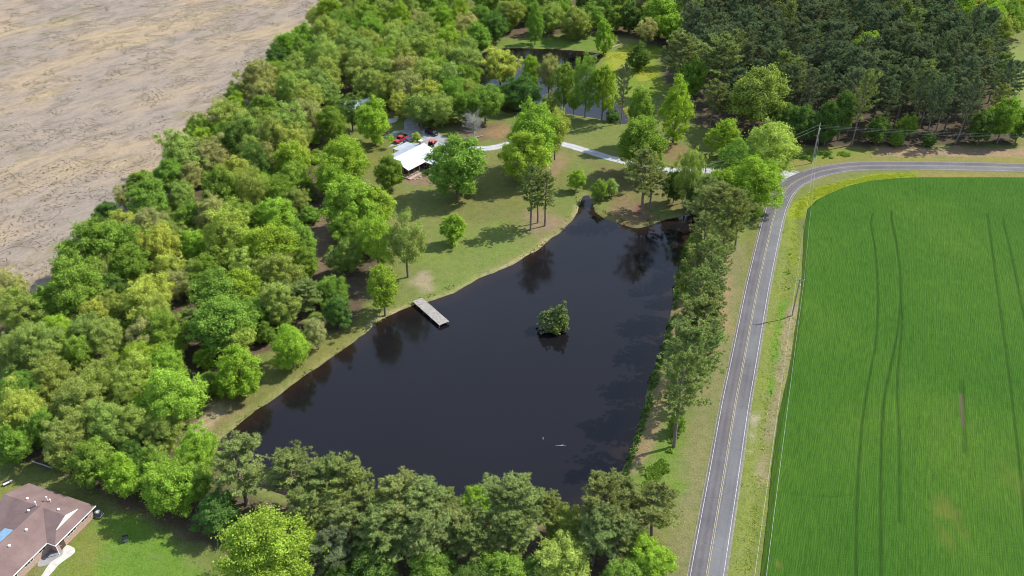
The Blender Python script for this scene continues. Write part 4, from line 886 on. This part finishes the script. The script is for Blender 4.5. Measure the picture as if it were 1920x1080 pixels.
for a, b in ((9.1, -8.5), (12.2, -8.5), (15.4, -8.5), (9.1, -4.7), (15.4, -4.7)): MB().box(a - .07, a + .07, -b - .07, -b + .07, -.1, 2.6).build('carport_post', M['wood_post'], farm)
# steps and stones before the porch
rr = random.Random(4)
for k, (a, b) in enumerate(((1.5, 8.6), (3.0, 8.4), (4.4, 8.8), (5.6, 8.3), (6.6, 9.2), (2.2, 9.4), (.6, 8.2))):
    s = rr.uniform(.35, .7); px_, py_ = hx + a * math.cos(math.radians(53)) + b * math.sin(math.radians(53)), hy + a * math.sin(math.radians(53)) - b * math.cos(math.radians(53))
    m = MB(); n = 7; vs = []
    for zz, q in ((-.1, 1.0), (s * .35, .95), (s * .6, .5)):
        for j in range(n): t = 6.283 * j / n; vs.append((px_ + math.cos(t) * s * q * rr.uniform(.75, 1.2), py_ + math.sin(t) * s * q * rr.uniform(.75, 1.2), zz))
    fs = [(i * n + j, i * n + (j + 1) % n, (i + 1) * n + (j + 1) % n, (i + 1) * n + j) for i in range(2) for j in range(n)] + [tuple(range(2 * n, 3 * n))]
    tag(m.add(vs, fs).build('boulder', M['stone']), f'{ORD[k]} brown boulder from the corner post before the white-roofed porch', 'rock', 'boulders by the porch')
# --- metal-roofed shed behind the trees
r0 = Vector(G(646, 193, 4.6)); r1 = Vector(G(706, 183, 4.6)); sa = math.atan2((r1 - r0).y, (r1 - r0).x); sl = (r1 - r0).length
shed = empty('metal_shed', (r0.x, r0.y, 0), sa); tag(shed, 'low shed with bluish metal roof hidden behind green trees', 'shed')
quadpart('roof', [(-.3, 0, 4.6), (-.3, -5.2, 3.2), (sl + .3, -5.2, 3.2), (sl + .3, 0, 4.6)], .12, M['shed_metal'], shed)
quadpart('roof', [(-.3, 0, 4.6), (sl + .3, 0, 4.6), (sl + .3, 5.0, 3.2), (-.3, 5.0, 3.2)], .12, M['shed_metal'], shed)
MB().box(0, sl, -4.8, 4.6, -.1, 3.2).build('wall', M['log_wall'], shed); MB().box(sl - .02, sl + .06, -2.6, 1.4, -.1, 2.6).build('door', M['white_trim'], shed)
for gxx in (0.03, sl - .03): MB().add([(gxx, -4.8, 3.2), (gxx, 4.6, 3.2), (gxx, 0, 4.45), (gxx + .06, -4.8, 3.2), (gxx + .06, 4.6, 3.2), (gxx + .06, 0, 4.45)], [(0, 1, 2), (5, 4, 3), (0, 3, 4, 1), (1, 4, 5, 2), (2, 5, 3, 0)]).build('gable', M['log_wall'], shed)
o = sheet('concrete_pad', GP([(727, 223), (749, 221), (742, 229), (727, 233)]), .062, M['concrete']); o['label'] = 'pale concrete pad beside the metal shed'
# --- brown-roofed house, lower corner; local x along the far wing, local y = -w
rx, ry = -88.51, 109.83
ranch = empty('brown_house', (rx, ry, 0), math.radians(-20.5)); tag(ranch, 'low brick house with brown shingle roof and blue tarp', 'house')
def rp(u, w, z): return (u, -w, z)
e, p = 2.6, .4; zrg = e + p * 4.7; z22 = e + p * 2.2
S = M['shingle']
quadpart('roof', [rp(-.3, 0, e), rp(15.1, 0, e), rp(13.5, 2.2, z22), rp(13.5, 4.7, zrg), rp(-.3, 4.7, zrg)], .12, S, ranch)
quadpart('roof', [rp(15.1, 0, e), rp(15.1, 9.4, e), rp(13.5, 7.2, z22), rp(13.5, 2.2, z22)], .12, S, ranch)
gb = MB().add([rp(13.5, 2.2, z22), rp(13.5, 7.2, z22), rp(13.5, 4.7, zrg + .02), rp(13.62, 2.2, z22), rp(13.62, 7.2, z22), rp(13.62, 4.7, zrg + .02)], [(0, 1, 2), (5, 4, 3), (0, 3, 4, 1), (1, 4, 5, 2), (2, 5, 3, 0)]).build('gable', M['white_trim'], ranch)
zw2 = e + p * 5.3
quadpart('roof', [rp(13.5, 4.7, zrg), rp(13.5, 7.2, z22), rp(15.1, 9.4, e), rp(13.3, 9.4, e), rp(8.4, 4.7, zrg)], .12, S, ranch)
quadpart('roof', [rp(-.3, 4.7, zrg), rp(8.0, 4.7, zrg), rp(2.7, 9.4, e), rp(-.3, 9.4, e)], .12, S, ranch)
quadpart('roof', [rp(8.0, 4.2, zw2), rp(13.3, 9.4, e + .01), rp(13.3, 24, e + .01), rp(8.0, 24, zw2)], .12, S, ranch)
quadpart('roof', [rp(8.0, 4.2, zw2), rp(8.0, 24, zw2), rp(2.7, 24, e + .01), rp(2.7, 9.4, e + .01)], .12, S, ranch)
zt = lambda u: zw2 - p * abs(8.0 - u) + .035
quadpart('tarp', [rp(7.8, 10.4, zt(7.8)), rp(7.8, 14.6, zt(7.8)), rp(4.6, 14.2, zt(4.6)), rp(5.0, 10.0, zt(5.0))], .02, M['tarp'], ranch)['label'] = 'blue tarp spread over the roof slope'
# fascias
W = M['white_trim']
for (u0, w0, u1, w1) in ((15.1, -.05, 15.1, 9.45), (13.3, 9.4, 13.3, 24), (-.3, 0, -.3, 9.4)):
    MB().box(u0 - .04, u1 + .06, -w1, -w0, e - .2, e - .02).build('fascia', W, ranch)
MB().box(13.3, 15.1, -9.46, -9.38, e - .2, e - .02).build('fascia', W, ranch)
MB().box(.2, 14.5, -8.9, -.5, -.1, 1.5).build('brick_wall', M['brick'], ranch); MB().box(.25, 14.45, -8.85, -.55, 1.5, 2.5).build('wall', W, ranch)
MB().box(3.3, 12.7, -24, -8.9, -.1, 1.5).build('brick_wall', M['brick'], ranch); MB().box(3.35, 12.65, -23.95, -8.9, 1.5, 2.5).build('wall', W, ranch)
def rwin(u, w0, w1):
    f = MB().box(u - .02, u + .07, -w1, -w0, 1.25, 2.3).build('window', W, ranch); n = max(2, int((w1 - w0) / .6)); st = (w1 - w0 - .08) / n
    for k in range(n): MB().box(u + .05, u + .09, -(w0 + .08 + st * k + st - .08), -(w0 + .08 + st * k), 1.33, 2.22).build('pane', M['window_glass'], f)
rwin(14.46, 1.6, 3.2); rwin(14.46, 4.4, 6.4); rwin(12.66, 9.6, 11.0); rwin(12.66, 12.2, 14.0); rwin(12.66, 15.6, 17.2)
d_ = MB().box(14.44, 14.54, -8.3, -7.3, 0, 2.1).build('door', M['dark_wall'], ranch); MB().box(14.54, 14.6, -8.2, -8.12, .95, 1.05).build('handle', M['galv'], d_)
MB().tube([rp(14.9, 9.2, 0), rp(14.9, 9.2, 2.5)], .06, 8).build('porch_post', W, ranch)
def roof_z(u, w):
    z1 = e + p * min(w, 9.4 - w) if 0 <= w <= 9.4 else -9; z2 = zw2 - p * abs(8 - u) if w > 4.2 else -9
    return max(z1, z2)
for (px, py) in ((52.4, 938), (111, 958.5), (54.6, 959.5), (50.3, 996), (18.5, 1026)):
    q = Vector(G(px, py, 3.9)) - Vector((rx, ry)); u = q.x * math.cos(math.radians(-20.5)) + q.y * math.sin(math.radians(-20.5)); w = -(-q.x * math.sin(math.radians(-20.5)) + q.y * math.cos(math.radians(-20.5)))
    z = roof_z(u, w); MB().tube([rp(u, w, z - .2), rp(u, w, z + .22)], .17, 10).tube([rp(u, w, z + .22), rp(u, w, z + .34)], [.26, .16], 10).build('roof_vent', M['white_trim'], ranch)
for (px, py, h) in ((89, 938, 1.0), (70, 952, .9), (94, 939, .5)):
    q = Vector(G(px, py, 3.9)) - Vector((rx, ry)); u = q.x * math.cos(math.radians(-20.5)) + q.y * math.sin(math.radians(-20.5)); w = -(-q.x * math.sin(math.radians(-20.5)) + q.y * math.cos(math.radians(-20.5)))
    z = roof_z(u, w); MB().tube([rp(u, w, z - .2), rp(u, w, z + h)], .11, 8).tube([rp(u, w, z + h), rp(u, w, z + h + .15)], [.2, .12], 8).build('flue_pipe', M['galv'], ranch)
sheet('garden_path', smooth_poly(GP([(120, 1022), (138, 1027), (139, 1038), (112, 1058), (96, 1076), (70, 1100), (50, 1110), (76, 1082), (95, 1055), (117, 1040)]), 4), .06, M['concrete'])['label'] = 'pale concrete garden path by the brown house'
sheet('gravel_bed', smooth_poly(GP([(87, 1034), (116, 1030), (119, 1038), (95, 1056), (82, 1062), (70, 1060)]), 4), .05, M['sandstone'] if 'sandstone' in M else M['gravel'])['label'] = 'stony flower bed in the porch corner of the brown house'
# ------------------------------------------------------------------ dock
M['deck'] = plain('silvered_planks', (.27, .25, .225), .85, .15, 0, .45, 2.2, .3)
dk0 = Vector(G(773.5, 565, .35)); dk1 = Vector(G(824, 610, .35)); da = math.atan2((dk1 - dk0).y, (dk1 - dk0).x); dl = (dk1 - dk0).length
dock = empty('dock', (dk0.x, dk0.y, 0), da); tag(dock, 'weathered grey wooden dock reaching into the pond', 'dock')
m = MB(); n = int(dl / .17); rr = random.Random(2)
for k in range(n):
    x0 = k * dl / n; d1 = rr.uniform(-.03, .03); z = rr.uniform(-.012, .012); m.box(x0, x0 + dl / n - .018, -.0 + d1, 2.72 + d1, .31 + z, .36 + z)
pl = m.build('deck_planks', M['deck'], dock); pl['kind'] = 'stuff'
for y in (.08, 2.52): MB().box(-.1, dl + .04, y, y + .12, .10, .305).build('side_beam', M['deck'], dock)
for x in (2.0, 5.2, 8.4, dl - .2):
    for y in (.02, 2.68): MB().tube([(x, y, -1.6), (x, y, .30)], .09, 8).build('post', M['wood_post'], dock)
# small dock at the far pond
q0 = Vector(G(1112, 108, 0)); q1 = Vector(G(1126, 102, 0)); fd = empty('far_dock', (q0.x, q0.y, 0), math.atan2((q1 - q0).y, (q1 - q0).x)); tag(fd, 'short pale dock at the back corner of the far pond', 'dock'); fl = (q1 - q0).length
m = MB()
for k in range(int(fl / .2)): m.box(k * .2, k * .2 + .18, 0, 1.6, .2, .25)
m.build('deck_planks', M['deck'], fd)['kind'] = 'stuff'
for x in (.3, fl - .3):
    for y in (.05, 1.55): MB().tube([(x, y, -1.5), (x, y, .2)], .08, 8).build('post', M['wood_post'], fd)
# things in the water
tag(MB().tube([(*G(1018, 824, WATER_Z), WATER_Z - .3), (*G(1018, 824, WATER_Z), WATER_Z + .25), (*G(1018, 824, WATER_Z), WATER_Z + .6)], [.07, .07, .05], 8).build('mooring_post', M['white_trim']), 'small white stake standing in the pond near the bottom pines', 'stake')
bq = G(1050, 836, WATER_Z); fb = MB().tube([(bq[0] - .9, bq[1] + .12, WATER_Z + .02), (bq[0], bq[1], WATER_Z + .07), (bq[0] + 1.1, bq[1] - .1, WATER_Z + .05)], [.03, .06, .05], 6)
fb.tube([(bq[0] + .2, bq[1], WATER_Z + .05), (bq[0] + .7, bq[1] + .45, WATER_Z + .1)], [.04, .015], 5)
tag(fb.build('floating_branch', M['dead_wood']), 'pale branch floating in the pond beside the white stake', 'branch')
# ------------------------------------------------------------------ vehicles
def paint(name, col): return plain(name, col, .25, .5, .1, .04, 1.0)
M['tyre'] = plain('tyre_rubber', (.02, .02, .02), .9, .2, 0, .1, 5); M['rim'] = plain('wheel_rim', (.45, .45, .46), .35, .5, .6, .05, 5); M['lamp'] = plain('lamp_glass', (.7, .7, .68), .2, .5, 0, .05, 3); M['tail'] = plain('tail_lamp', (.4, .02, .02), .25, .5, 0, .05, 3)
def wheels(root, xs, y, r, w):
    for x in xs:
        for s in (-1, 1):
            t = MB().wheel((x, s * y, r), r, w).build('wheel', M['tyre'], root); MB().wheel((x, s * (y + .01), r), r * .6, w * 1.02, 10).build('rim', M['rim'], t)
def car(name, label, cat, px, py, rz, mat, L, Wd, Hh, kind):
    x, y = G(px, py); o = empty(name, (x, y, ground_z(x, y) + .06), rz); tag(o, label, cat)
    h = Wd / 2; f = lambda x, z: h * (1 if z < .95 else 1 - .16 * (z - .95) / (Hh - .95))
    a, b = -L / 2, L / 2
    if kind == 'pickup':
        low = [(a, .38), (b - .15, .38), (b, .6), (b - .03, .98), (b - 1.35, 1.08), (.45, 1.1), (-.55, 1.1), (a, 1.1)]
        MB().prof(low, f).build('body', mat, o, .05)
        MB().prof([(b - 1.5, 1.05), (b - 2.15, Hh - .05), (b - 2.5, Hh), (b - 3.5, Hh), (b - 3.75, 1.05)], lambda x, z: f(x, z) * .97).build('cab', mat, o, .05)
        MB().prof([(b - 1.62, 1.12), (b - 2.12, Hh - .14), (b - 2.0, Hh - .14), (b - 1.5, 1.12)], lambda x, z: f(x, z) * .88).build('windscreen', M['window_glass'], o)
        MB().prof([(b - 1.85, 1.14), (b - 2.25, Hh - .16), (b - 3.4, Hh - .16), (b - 3.55, 1.14)], lambda x, z: f(x, z) * .985).build('side_windows', M['window_glass'], o)
        MB().box(a + .12, b - 3.85, -h + .16, h - .16, 1.08, 1.115).build('cargo_bed', M['tyre'], o)
        MB().box(a + .05, a + .55, -h + .25, h - .25, 1.1, 1.5).build('tool_box', M['tyre'], o)
    else:
        suv = kind == 'suv'
        low = [(a, .32), (b - .1, .32), (b, .55), (b - .05, .85), (b - .95, .98), (a + .1, 1.0), (a, .8)]
        MB().prof(low, f).build('body', mat, o, .06)
        rear = a + (.12 if suv else .95)
        MB().prof([(b - 1.0, .95), (b - 1.75, Hh - .06), (b - 2.1, Hh), (rear + .45, Hh), (rear + .1, Hh - .12), (rear - .05, .97)], lambda x, z: f(x, z) * .97).build('cabin', mat, o, .05)
        MB().prof([(b - 1.10, 1.0), (b - 1.74, Hh - .14), (b - 1.6, Hh - .12), (b - .98, 1.0)], lambda x, z: f(x, z) * .87).build('windscreen', M['window_glass'], o)
        MB().prof([(b - 1.35, 1.03), (b - 1.85, Hh - .15), (rear + .5, Hh - .15), (rear + .28, 1.03)], lambda x, z: f(x, z) * .985).build('side_windows', M['window_glass'], o)
        MB().prof([(rear + .12, 1.03), (rear + .32, Hh - .14), (rear + .2, Hh - .12), (rear - .08, 1.03)], lambda x, z: f(x, z) * .85).build('rear_window', M['window_glass'], o)
    for s in (-1, 1):
        MB().box(b - .12, b + .02, s * h * .72 - .16, s * h * .72 + .16, .66, .84).build('headlight', M['lamp'], o); MB().box(a - .02, a + .1, s * h * .8 - .1, s * h * .8 + .1, .68, .95).build('tail_light', M['tail'], o)
        MB().box(b - 1.75, b - 1.6, s * (h + .1) - .1, s * (h + .1) + .1, 1.0, 1.14).build('mirror', mat, o)
    wheels(o, (a + L * .2, b - L * .19), h - .1, .36, .24)
    return o
car('pickup_truck', 'bright red pickup truck parked behind the grey carport roof', 'truck', 752, 264.5, math.radians(236), paint('red_paint', (.42, .03, .045)), 5.7, 1.95, 1.85, 'pickup')
car('parked_car', 'dark grey sedan partly hidden behind the carport roof', 'car', 768, 266.5, math.radians(54), paint('slate_paint', (.06, .085, .10)), 4.6, 1.8, 1.45, 'sedan')
car('parked_car', 'black sport utility car parked alone on the gravel yard', 'car', 810, 252, math.radians(-35), paint('black_plum_paint', (.028, .018, .032)), 4.9, 1.95, 1.72, 'suv')
tx, ty = G(810, 273); tr_ = empty('tractor', (tx, ty, .05), math.radians(75)); tag(tr_, 'small faded red tractor beside the white roof', 'tractor'); RP = plain('faded_red_paint', (.42, .12, .12), .5, .3, 0, .12, 3)
MB().box(.2, 1.9, -.38, .38, .7, 1.35).build('hood', RP, tr_, .06); MB().box(-.9, .3, -.4, .4, .55, .95).build('chassis', M['tyre'], tr_); MB().box(-.75, -.25, -.28, .28, .95, 1.15).box(-.85, -.72, -.28, .28, 1.1, 1.55).build('seat', M['tyre'], tr_, .03)
for s in (-1, 1):
    t = MB().wheel((-.55, s * .75, .72), .72, .4, 18).build('rear_wheel', M['tyre'], tr_); MB().wheel((-.55, s * .76, .72), .38, .41, 12).build('rim', RP, t)
    t = MB().wheel((1.45, s * .6, .42), .42, .25, 14).build('front_wheel', M['tyre'], tr_); MB().wheel((1.45, s * .61, .42), .22, .26, 10).build('rim', RP, t)
    MB().box(-1.1, .0, s * .75 - .22, s * .75 + .22, 1.42, 1.5).build('mudguard', RP, tr_); MB().tube([(-.9, s * .5, .9), (-.95, s * .5, 2.2)], .04, 6).build('roof_post', M['tyre'], tr_)
    MB().tube([(.5, s * .5, .9), (1.6, s * .5, 1.2), (2.5, s * .5, .5)], .06, 6).build('loader_arm', RP, tr_)
MB().box(-1.4, .4, -.75, .75, 2.2, 2.28).build('canopy', RP, tr_, .03); MB().box(2.4, 2.9, -.85, .85, .15, .6).build('bucket', RP, tr_); MB().tube([(.15, 0, 1.1), (-.05, 0, 1.5)], .03, 6).build('steering_column', M['tyre'], tr_)
# ------------------------------------------------------------------ utility poles and wires
M['pole'] = plain('weathered_pole', (.30, .27, .23), .9, .15, 0, .2, 3); M['wire'] = plain('aluminium_cable', (.36, .38, .39), .5, .4, .3, .05, 3)
def pole(px, py, H, label, arm=None):
    x, y = G(px, py); z = ground_z(x, y); o = empty('utility_pole', (x, y, z)); tag(o, label, 'pole', 'utility poles')
    MB().tube([(0, 0, -.6), (0, 0, H * .5), (0, 0, H)], [.19, .16, .12], 9).build('post', M['pole'], o)
    if arm is not None:
        c, s = math.cos(arm), math.sin(arm); MB().tube([(-1.1 * c, -1.1 * s, H - .45), (1.1 * c, 1.1 * s, H - .45)], .07, 6).build('cross_arm', M['pole'], o)
        for k in (-1, 0, 1): MB().tube([(k * c, k * s, H - .4), (k * c, k * s, H - .15)], [.05, .04], 7).build('insulator', M['white_trim'], o)
    MB().tube([(.24, 0, H - 2.4), (.24, 0, H - 1.6)], .14, 9).build('fitting', M['galv'], o)
    return Vector((x, y, z + H))
pB = pole(1522, 306, 13.6, 'tall utility pole at the outside of the road bend', math.radians(70)); pA = pole(1485, 592, 10.8, 'utility pole between the weedy ditch and the wheat', 0.0); pC = pole(1315, 374, 11.5, 'thin utility pole among the trees below the driveway')
def wire(p, q, sag, label, n=24, r=.012):
    p, q = Vector(p), Vector(q); pts = [p.lerp(q, t / n) + Vector((0, 0, -4 * sag * (t / n) * (1 - t / n))) for t in range(n + 1)]
    tag(MB().tube(pts, r, 5, False).build('overhead_wire', M['wire']), label, 'wire', 'overhead wires')
d0 = Vector((*G(1426, 1080, 9.6), 9.6)); far = pA + (d0 - pA) * 1.9; far.z = 10.8
for k, (dx, nm) in enumerate(((-.9, 'road-side'), (.9, 'field-side'))):
    o = Vector((dx, 0, -.25)); wire(pA + o, far + o, 1.0, f'{nm} overhead wire running along the wheat edge towards the lower frame', r=.014)
    wire(pB + Vector((dx * .4, dx, -.25)), pA + o, 1.2, f'{nm} overhead wire from the road bend to the wheat edge pole')
r_end = Vector((pB.x + 150, pB.y - 6, 13.0))
for k, nm in enumerate(('upper', 'middle', 'lower')): o = Vector((.3 * (k - 1), (k - 1) * .95, -.2 - .9 * k)); wire(pB + o, r_end + o, 2.0, f'{nm} overhead wire crossing before the roadside pine wood', r=.012)
for k, nm in enumerate(('upper', 'lower')): o = Vector((0, 0, -.3 - 1.1 * k)); wire(pB + o, pC + o, 1.0, f'{nm} overhead wire from the road bend pole to the thin driveway pole')
# ------------------------------------------------------------------ odds and ends
x, y = G(237, 1014); bn = empty('rubbish_bin', (x, y, ground_z(x, y)), .4); tag(bn, 'grey bin with black lid standing on the brown house lawn', 'bin')
MB().prof([(-.34, .0), (.34, .0), (.42, .95), (-.42, .95)], lambda a, z: .34 + .08 * z).build('body', plain('grey_plastic', (.20, .22, .24), .5, .4, 0, .1, 3), bn, .03); MB().prof([(-.46, .95), (.46, .95), (.40, 1.08), (-.36, 1.12)], .44).build('lid', M['tyre'], bn, .03)
for s in (-1, 1): MB().wheel((-.36, s * .34, .12), .12, .06, 10).build('wheel', M['tyre'], bn)
x, y = G(186, 966); ac = empty('cooling_unit', (x, y, 0), math.radians(-20.5)); tag(ac, 'dark grey cooling unit at the far corner of the brown house', 'machine')
MB().box(-.5, .5, -.5, .5, .05, 1.0).build('casing', plain('grey_casing', (.13, .14, .145), .5, .4, .2, .1, 3), ac, .03); MB().wheel((0, 0, 0), .36, .08, 16).build('fan_grille', M['galv'], ac).matrix_local = __import__('mathutils').Matrix.Translation((0, 0, 1.02)) @ __import__('mathutils').Matrix.Rotation(math.pi / 2, 4, 'X'); MB().box(-.6, .6, -.6, .6, -.05, .05).build('pad', M['concrete'], ac)
x, y = G(16, 908); bc = empty('garden_bench', (x, y, ground_z(x, y)), .75); tag(bc, 'small pale bench on the grass behind the brown house', 'bench')
MB().box(-.8, .8, -.22, .22, .42, .48).build('seat', M['white_trim'], bc); MB().box(-.8, .8, .2, .25, .55, .9).build('backrest', M['dark_wall'], bc)
for sx in (-.7, .7):
    for sy in (-.18, .2): MB().box(sx - .04, sx + .04, sy - .04, sy + .04, -.05, .42).build('leg', M['dark_wall'], bc)
def log(p0, p1, r, label, mat='dead_wood'):
    a, b = G(*p0), G(*p1); tag(MB().tube([(a[0], a[1], ground_z(*a) + r + .04), ((a[0] + b[0]) / 2 + .15, (a[1] + b[1]) / 2, ground_z((a[0] + b[0]) / 2, (a[1] + b[1]) / 2) + r + .08), (b[0], b[1], ground_z(*b) + r + .03)], [r, r * .9, r * .7], 8).build('fallen_log', M[mat]), label, 'log', 'fallen logs')
log((-5, 846), (42, 861), .17, 'long pale log at the wood edge behind the brown house, left one'); log((62, 867), (98, 879), .15, 'shorter pale log at the wood edge behind the brown house')
log((868, 262), (905, 256), .25, 'grey fallen log at the foot of the bleached dead tree'); log((1144, 92), (1160, 85), .2, 'pale log on the bank behind the far pond dock')
# bleached dead tree
def dead_tree():
    x, y = G(888, 262); o = empty('dead_tree', (x, y, 0)); tag(o, 'bleached grey dead tree with bare branches by the gravel yard', 'tree'); rg = np.random.default_rng(8)
    m = MB(); m.tube([(0, 0, -.3), (.2, .1, 2.2), (.1, .3, 5), (.3, .2, 8)], [.26, .2, .14, .06], 8); m.build('trunk', M['dead_wood'], o)
    m = MB()
    for k in range(70):
        z = rg.uniform(.8, 7.6); az = rg.uniform(0, 6.28); L = rg.uniform(2.4, 6.4) * (1 - .05 * z); e_ = rg.uniform(.05, .95); d = np.array([math.cos(az) * math.cos(e_), math.sin(az) * math.cos(e_), math.sin(e_)]); a = np.array([.15, .2, z]); mid = a + d * L * .5 + rg.normal(0, .2, 3); end = a + d * L + rg.normal(0, .4, 3)
        m.tube([a, mid, end], [.09, .06, .02], 5, False)
        for _ in range(9): s = rg.uniform(.25, 1); q = a + (end - a) * s; m.tube([q, q + rg.normal(0, .7, 3) + d * .5], [.035, .012], 4, False)
    m.build('branches', M['dead_wood'], o)
dead_tree()
# ------------------------------------------------------------------ low growth nobody could count
def weeds(name, label, spots, col, h, w, blades=5, seed=1):
    rg = np.random.default_rng(seed); P = np.array(spots); N = len(P)
    k = blades; c = np.repeat(P, k, 0); az = rg.uniform(0, 6.28, N * k); hh = h * rg.uniform(.5, 1.3, N * k); le = rg.uniform(.25, .9, N * k) * h
    d = np.stack([np.cos(az), np.sin(az)], -1); base = c.copy(); base[:, :2] += rg.normal(0, w * .9, (N * k, 2))
    sd = np.stack([-d[:, 1], d[:, 0], np.zeros(N * k)], -1) * (w * rg.uniform(.5, 1.1, N * k))[:, None]
    tip = base + np.c_[d * le[:, None], hh]; mid = base + np.c_[d * le[:, None] * .35, hh * .6]
    V = np.stack([base - sd * .6, mid - sd, tip, mid + sd], 1).reshape(-1, 3); F = np.arange(4 * N * k).reshape(-1, 4); me = np_mesh(name, V, F)
    a = me.attributes.new('tint', 'FLOAT', 'FACE'); a.data.foreach_set('value', np.clip(np.repeat(.5 + rg.normal(0, .2, N), k) + rg.normal(0, .12, N * k), 0, 1).astype(np.float32))
    o = link(name, me, M['leaf']); o.color = (*col, 1); tag(o, label, kind='stuff'); return o
def scatter(poly, n, seed, thr=.45, ns=4.0, z=None, soft=1.6):
    P = np.array(GP(poly)); rg = np.random.default_rng(seed); q = rg.uniform(P.min(0), P.max(0), (n, 2)); s = sdf_poly(q[:, 0], q[:, 1], P); k = (s < 0) & (fbm(q[:, 0], q[:, 1], ns, seed) - thr > np.clip((s + soft) / soft, 0, 1) * .32); q = q[k]
    return [(x, y, (ground_z(x, y) if z is None else z) - .02) for x, y in q]
weeds('ditch_weeds', 'rank yellow-green weeds in the ditch between road and wheat', scatter([(1468, 425), (1506, 425), (1500, 560), (1478, 700), (1440, 960), (1425, 1080), (1405, 1200), (1368, 1080), (1390, 900), (1412, 760), (1434, 640)], 26000, 3, .38), (.40, .46, .10), .18, .12)
weeds('ditch_reeds', 'deep green weeds along the ditch bottom', scatter([(1476, 470), (1490, 470), (1484, 540), (1466, 640), (1447, 760), (1420, 960), (1400, 1080), (1388, 1080), (1412, 930), (1440, 730), (1458, 620)], 11000, 4, .52, 3), (.13, .27, .035), .4, .14)
weeds('bend_weeds', 'bright yellow-green weeds inside the road bend', scatter([(1500, 415), (1478, 398), (1500, 372), (1540, 348), (1640, 328), (1720, 323), (1720, 331), (1620, 341), (1552, 362), (1515, 388)], 45000, 5, .22, 2.5), (.42, .48, .06), .16, .13)
weeds('bank_weeds', 'leafy weeds hanging over the right pond bank', [(*p[:2], max(p[2], WATER_Z)) for p in scatter([(1312, 425), (1280, 465), (1268, 520), (1256, 590), (1240, 650), (1222, 700), (1206, 770), (1180, 850), (1163, 892), (1175, 895), (1200, 830), (1222, 760), (1236, 705), (1254, 660), (1270, 590), (1282, 530), (1300, 470)], 24000, 6, .26, 3, soft=.5)], (.13, .215, .05), .55, .2)
weeds('shore_grass', 'tufts of grass along the pond shore', [(*p[:2], max(p[2], WATER_Z)) for p in scatter([(404, 850), (416, 820), (440, 799), (530, 733), (640, 656), (690, 620), (740, 585), (800, 561), (900, 519), (1010, 467), (1055, 429), (1085, 390), (1092, 368), (1082, 362), (1068, 400), (1030, 440), (985, 474), (900, 513), (800, 553), (735, 575), (690, 608), (640, 646), (530, 722), (436, 790), (400, 830)], 26000, 7, .42, 2.0, soft=.6)] + [(*p[:2], max(p[2], WATER_Z)) for p in scatter([(1105, 362), (1120, 395), (1165, 419), (1195, 425), (1250, 411), (1300, 400), (1300, 390), (1240, 402), (1190, 416), (1150, 404), (1125, 385)], 6000, 9, .45, 2)], (.19, .22, .06), .3, .12)
weeds('meadow_flowers', 'yellow wildflowers on the meadow by the far pond', scatter([(1125, 100), (1180, 86), (1240, 92), (1240, 160), (1190, 165), (1140, 140)], 4000, 8, .55, 6) + scatter([(1150, 185), (1178, 188), (1182, 222), (1160, 218)], 1500, 10, .4), (.46, .50, .07), .25, .16, 4)
weeds('field_weeds', 'scattered dark weeds and stubble tufts on the bare field', scatter([(-40, 600), (170, 500), (290, 370), (380, 300), (480, 185), (550, 100), (630, 0), (-40, 0)], 45000, 11, .50, 7, .03), (.17, .155, .09), .2, .14, 4)
weeds('roadside_scrub', 'scrubby bright weeds at the foot of the roadside pines', scatter([(1290, 790), (1262, 790), (1210, 870), (1185, 910), (1240, 1000), (1262, 900)], 9000, 12, .40, 3, soft=4) + scatter([(1320, 470), (1380, 440), (1370, 470), (1330, 520), (1290, 640), (1275, 640)], 5000, 13, .48, 3, soft=4) + scatter([(1450, 285), (1560, 280), (1640, 287), (1600, 298), (1480, 308)], 8000, 14, .46, 3, soft=3), (.20, .31, .05), .45, .16)
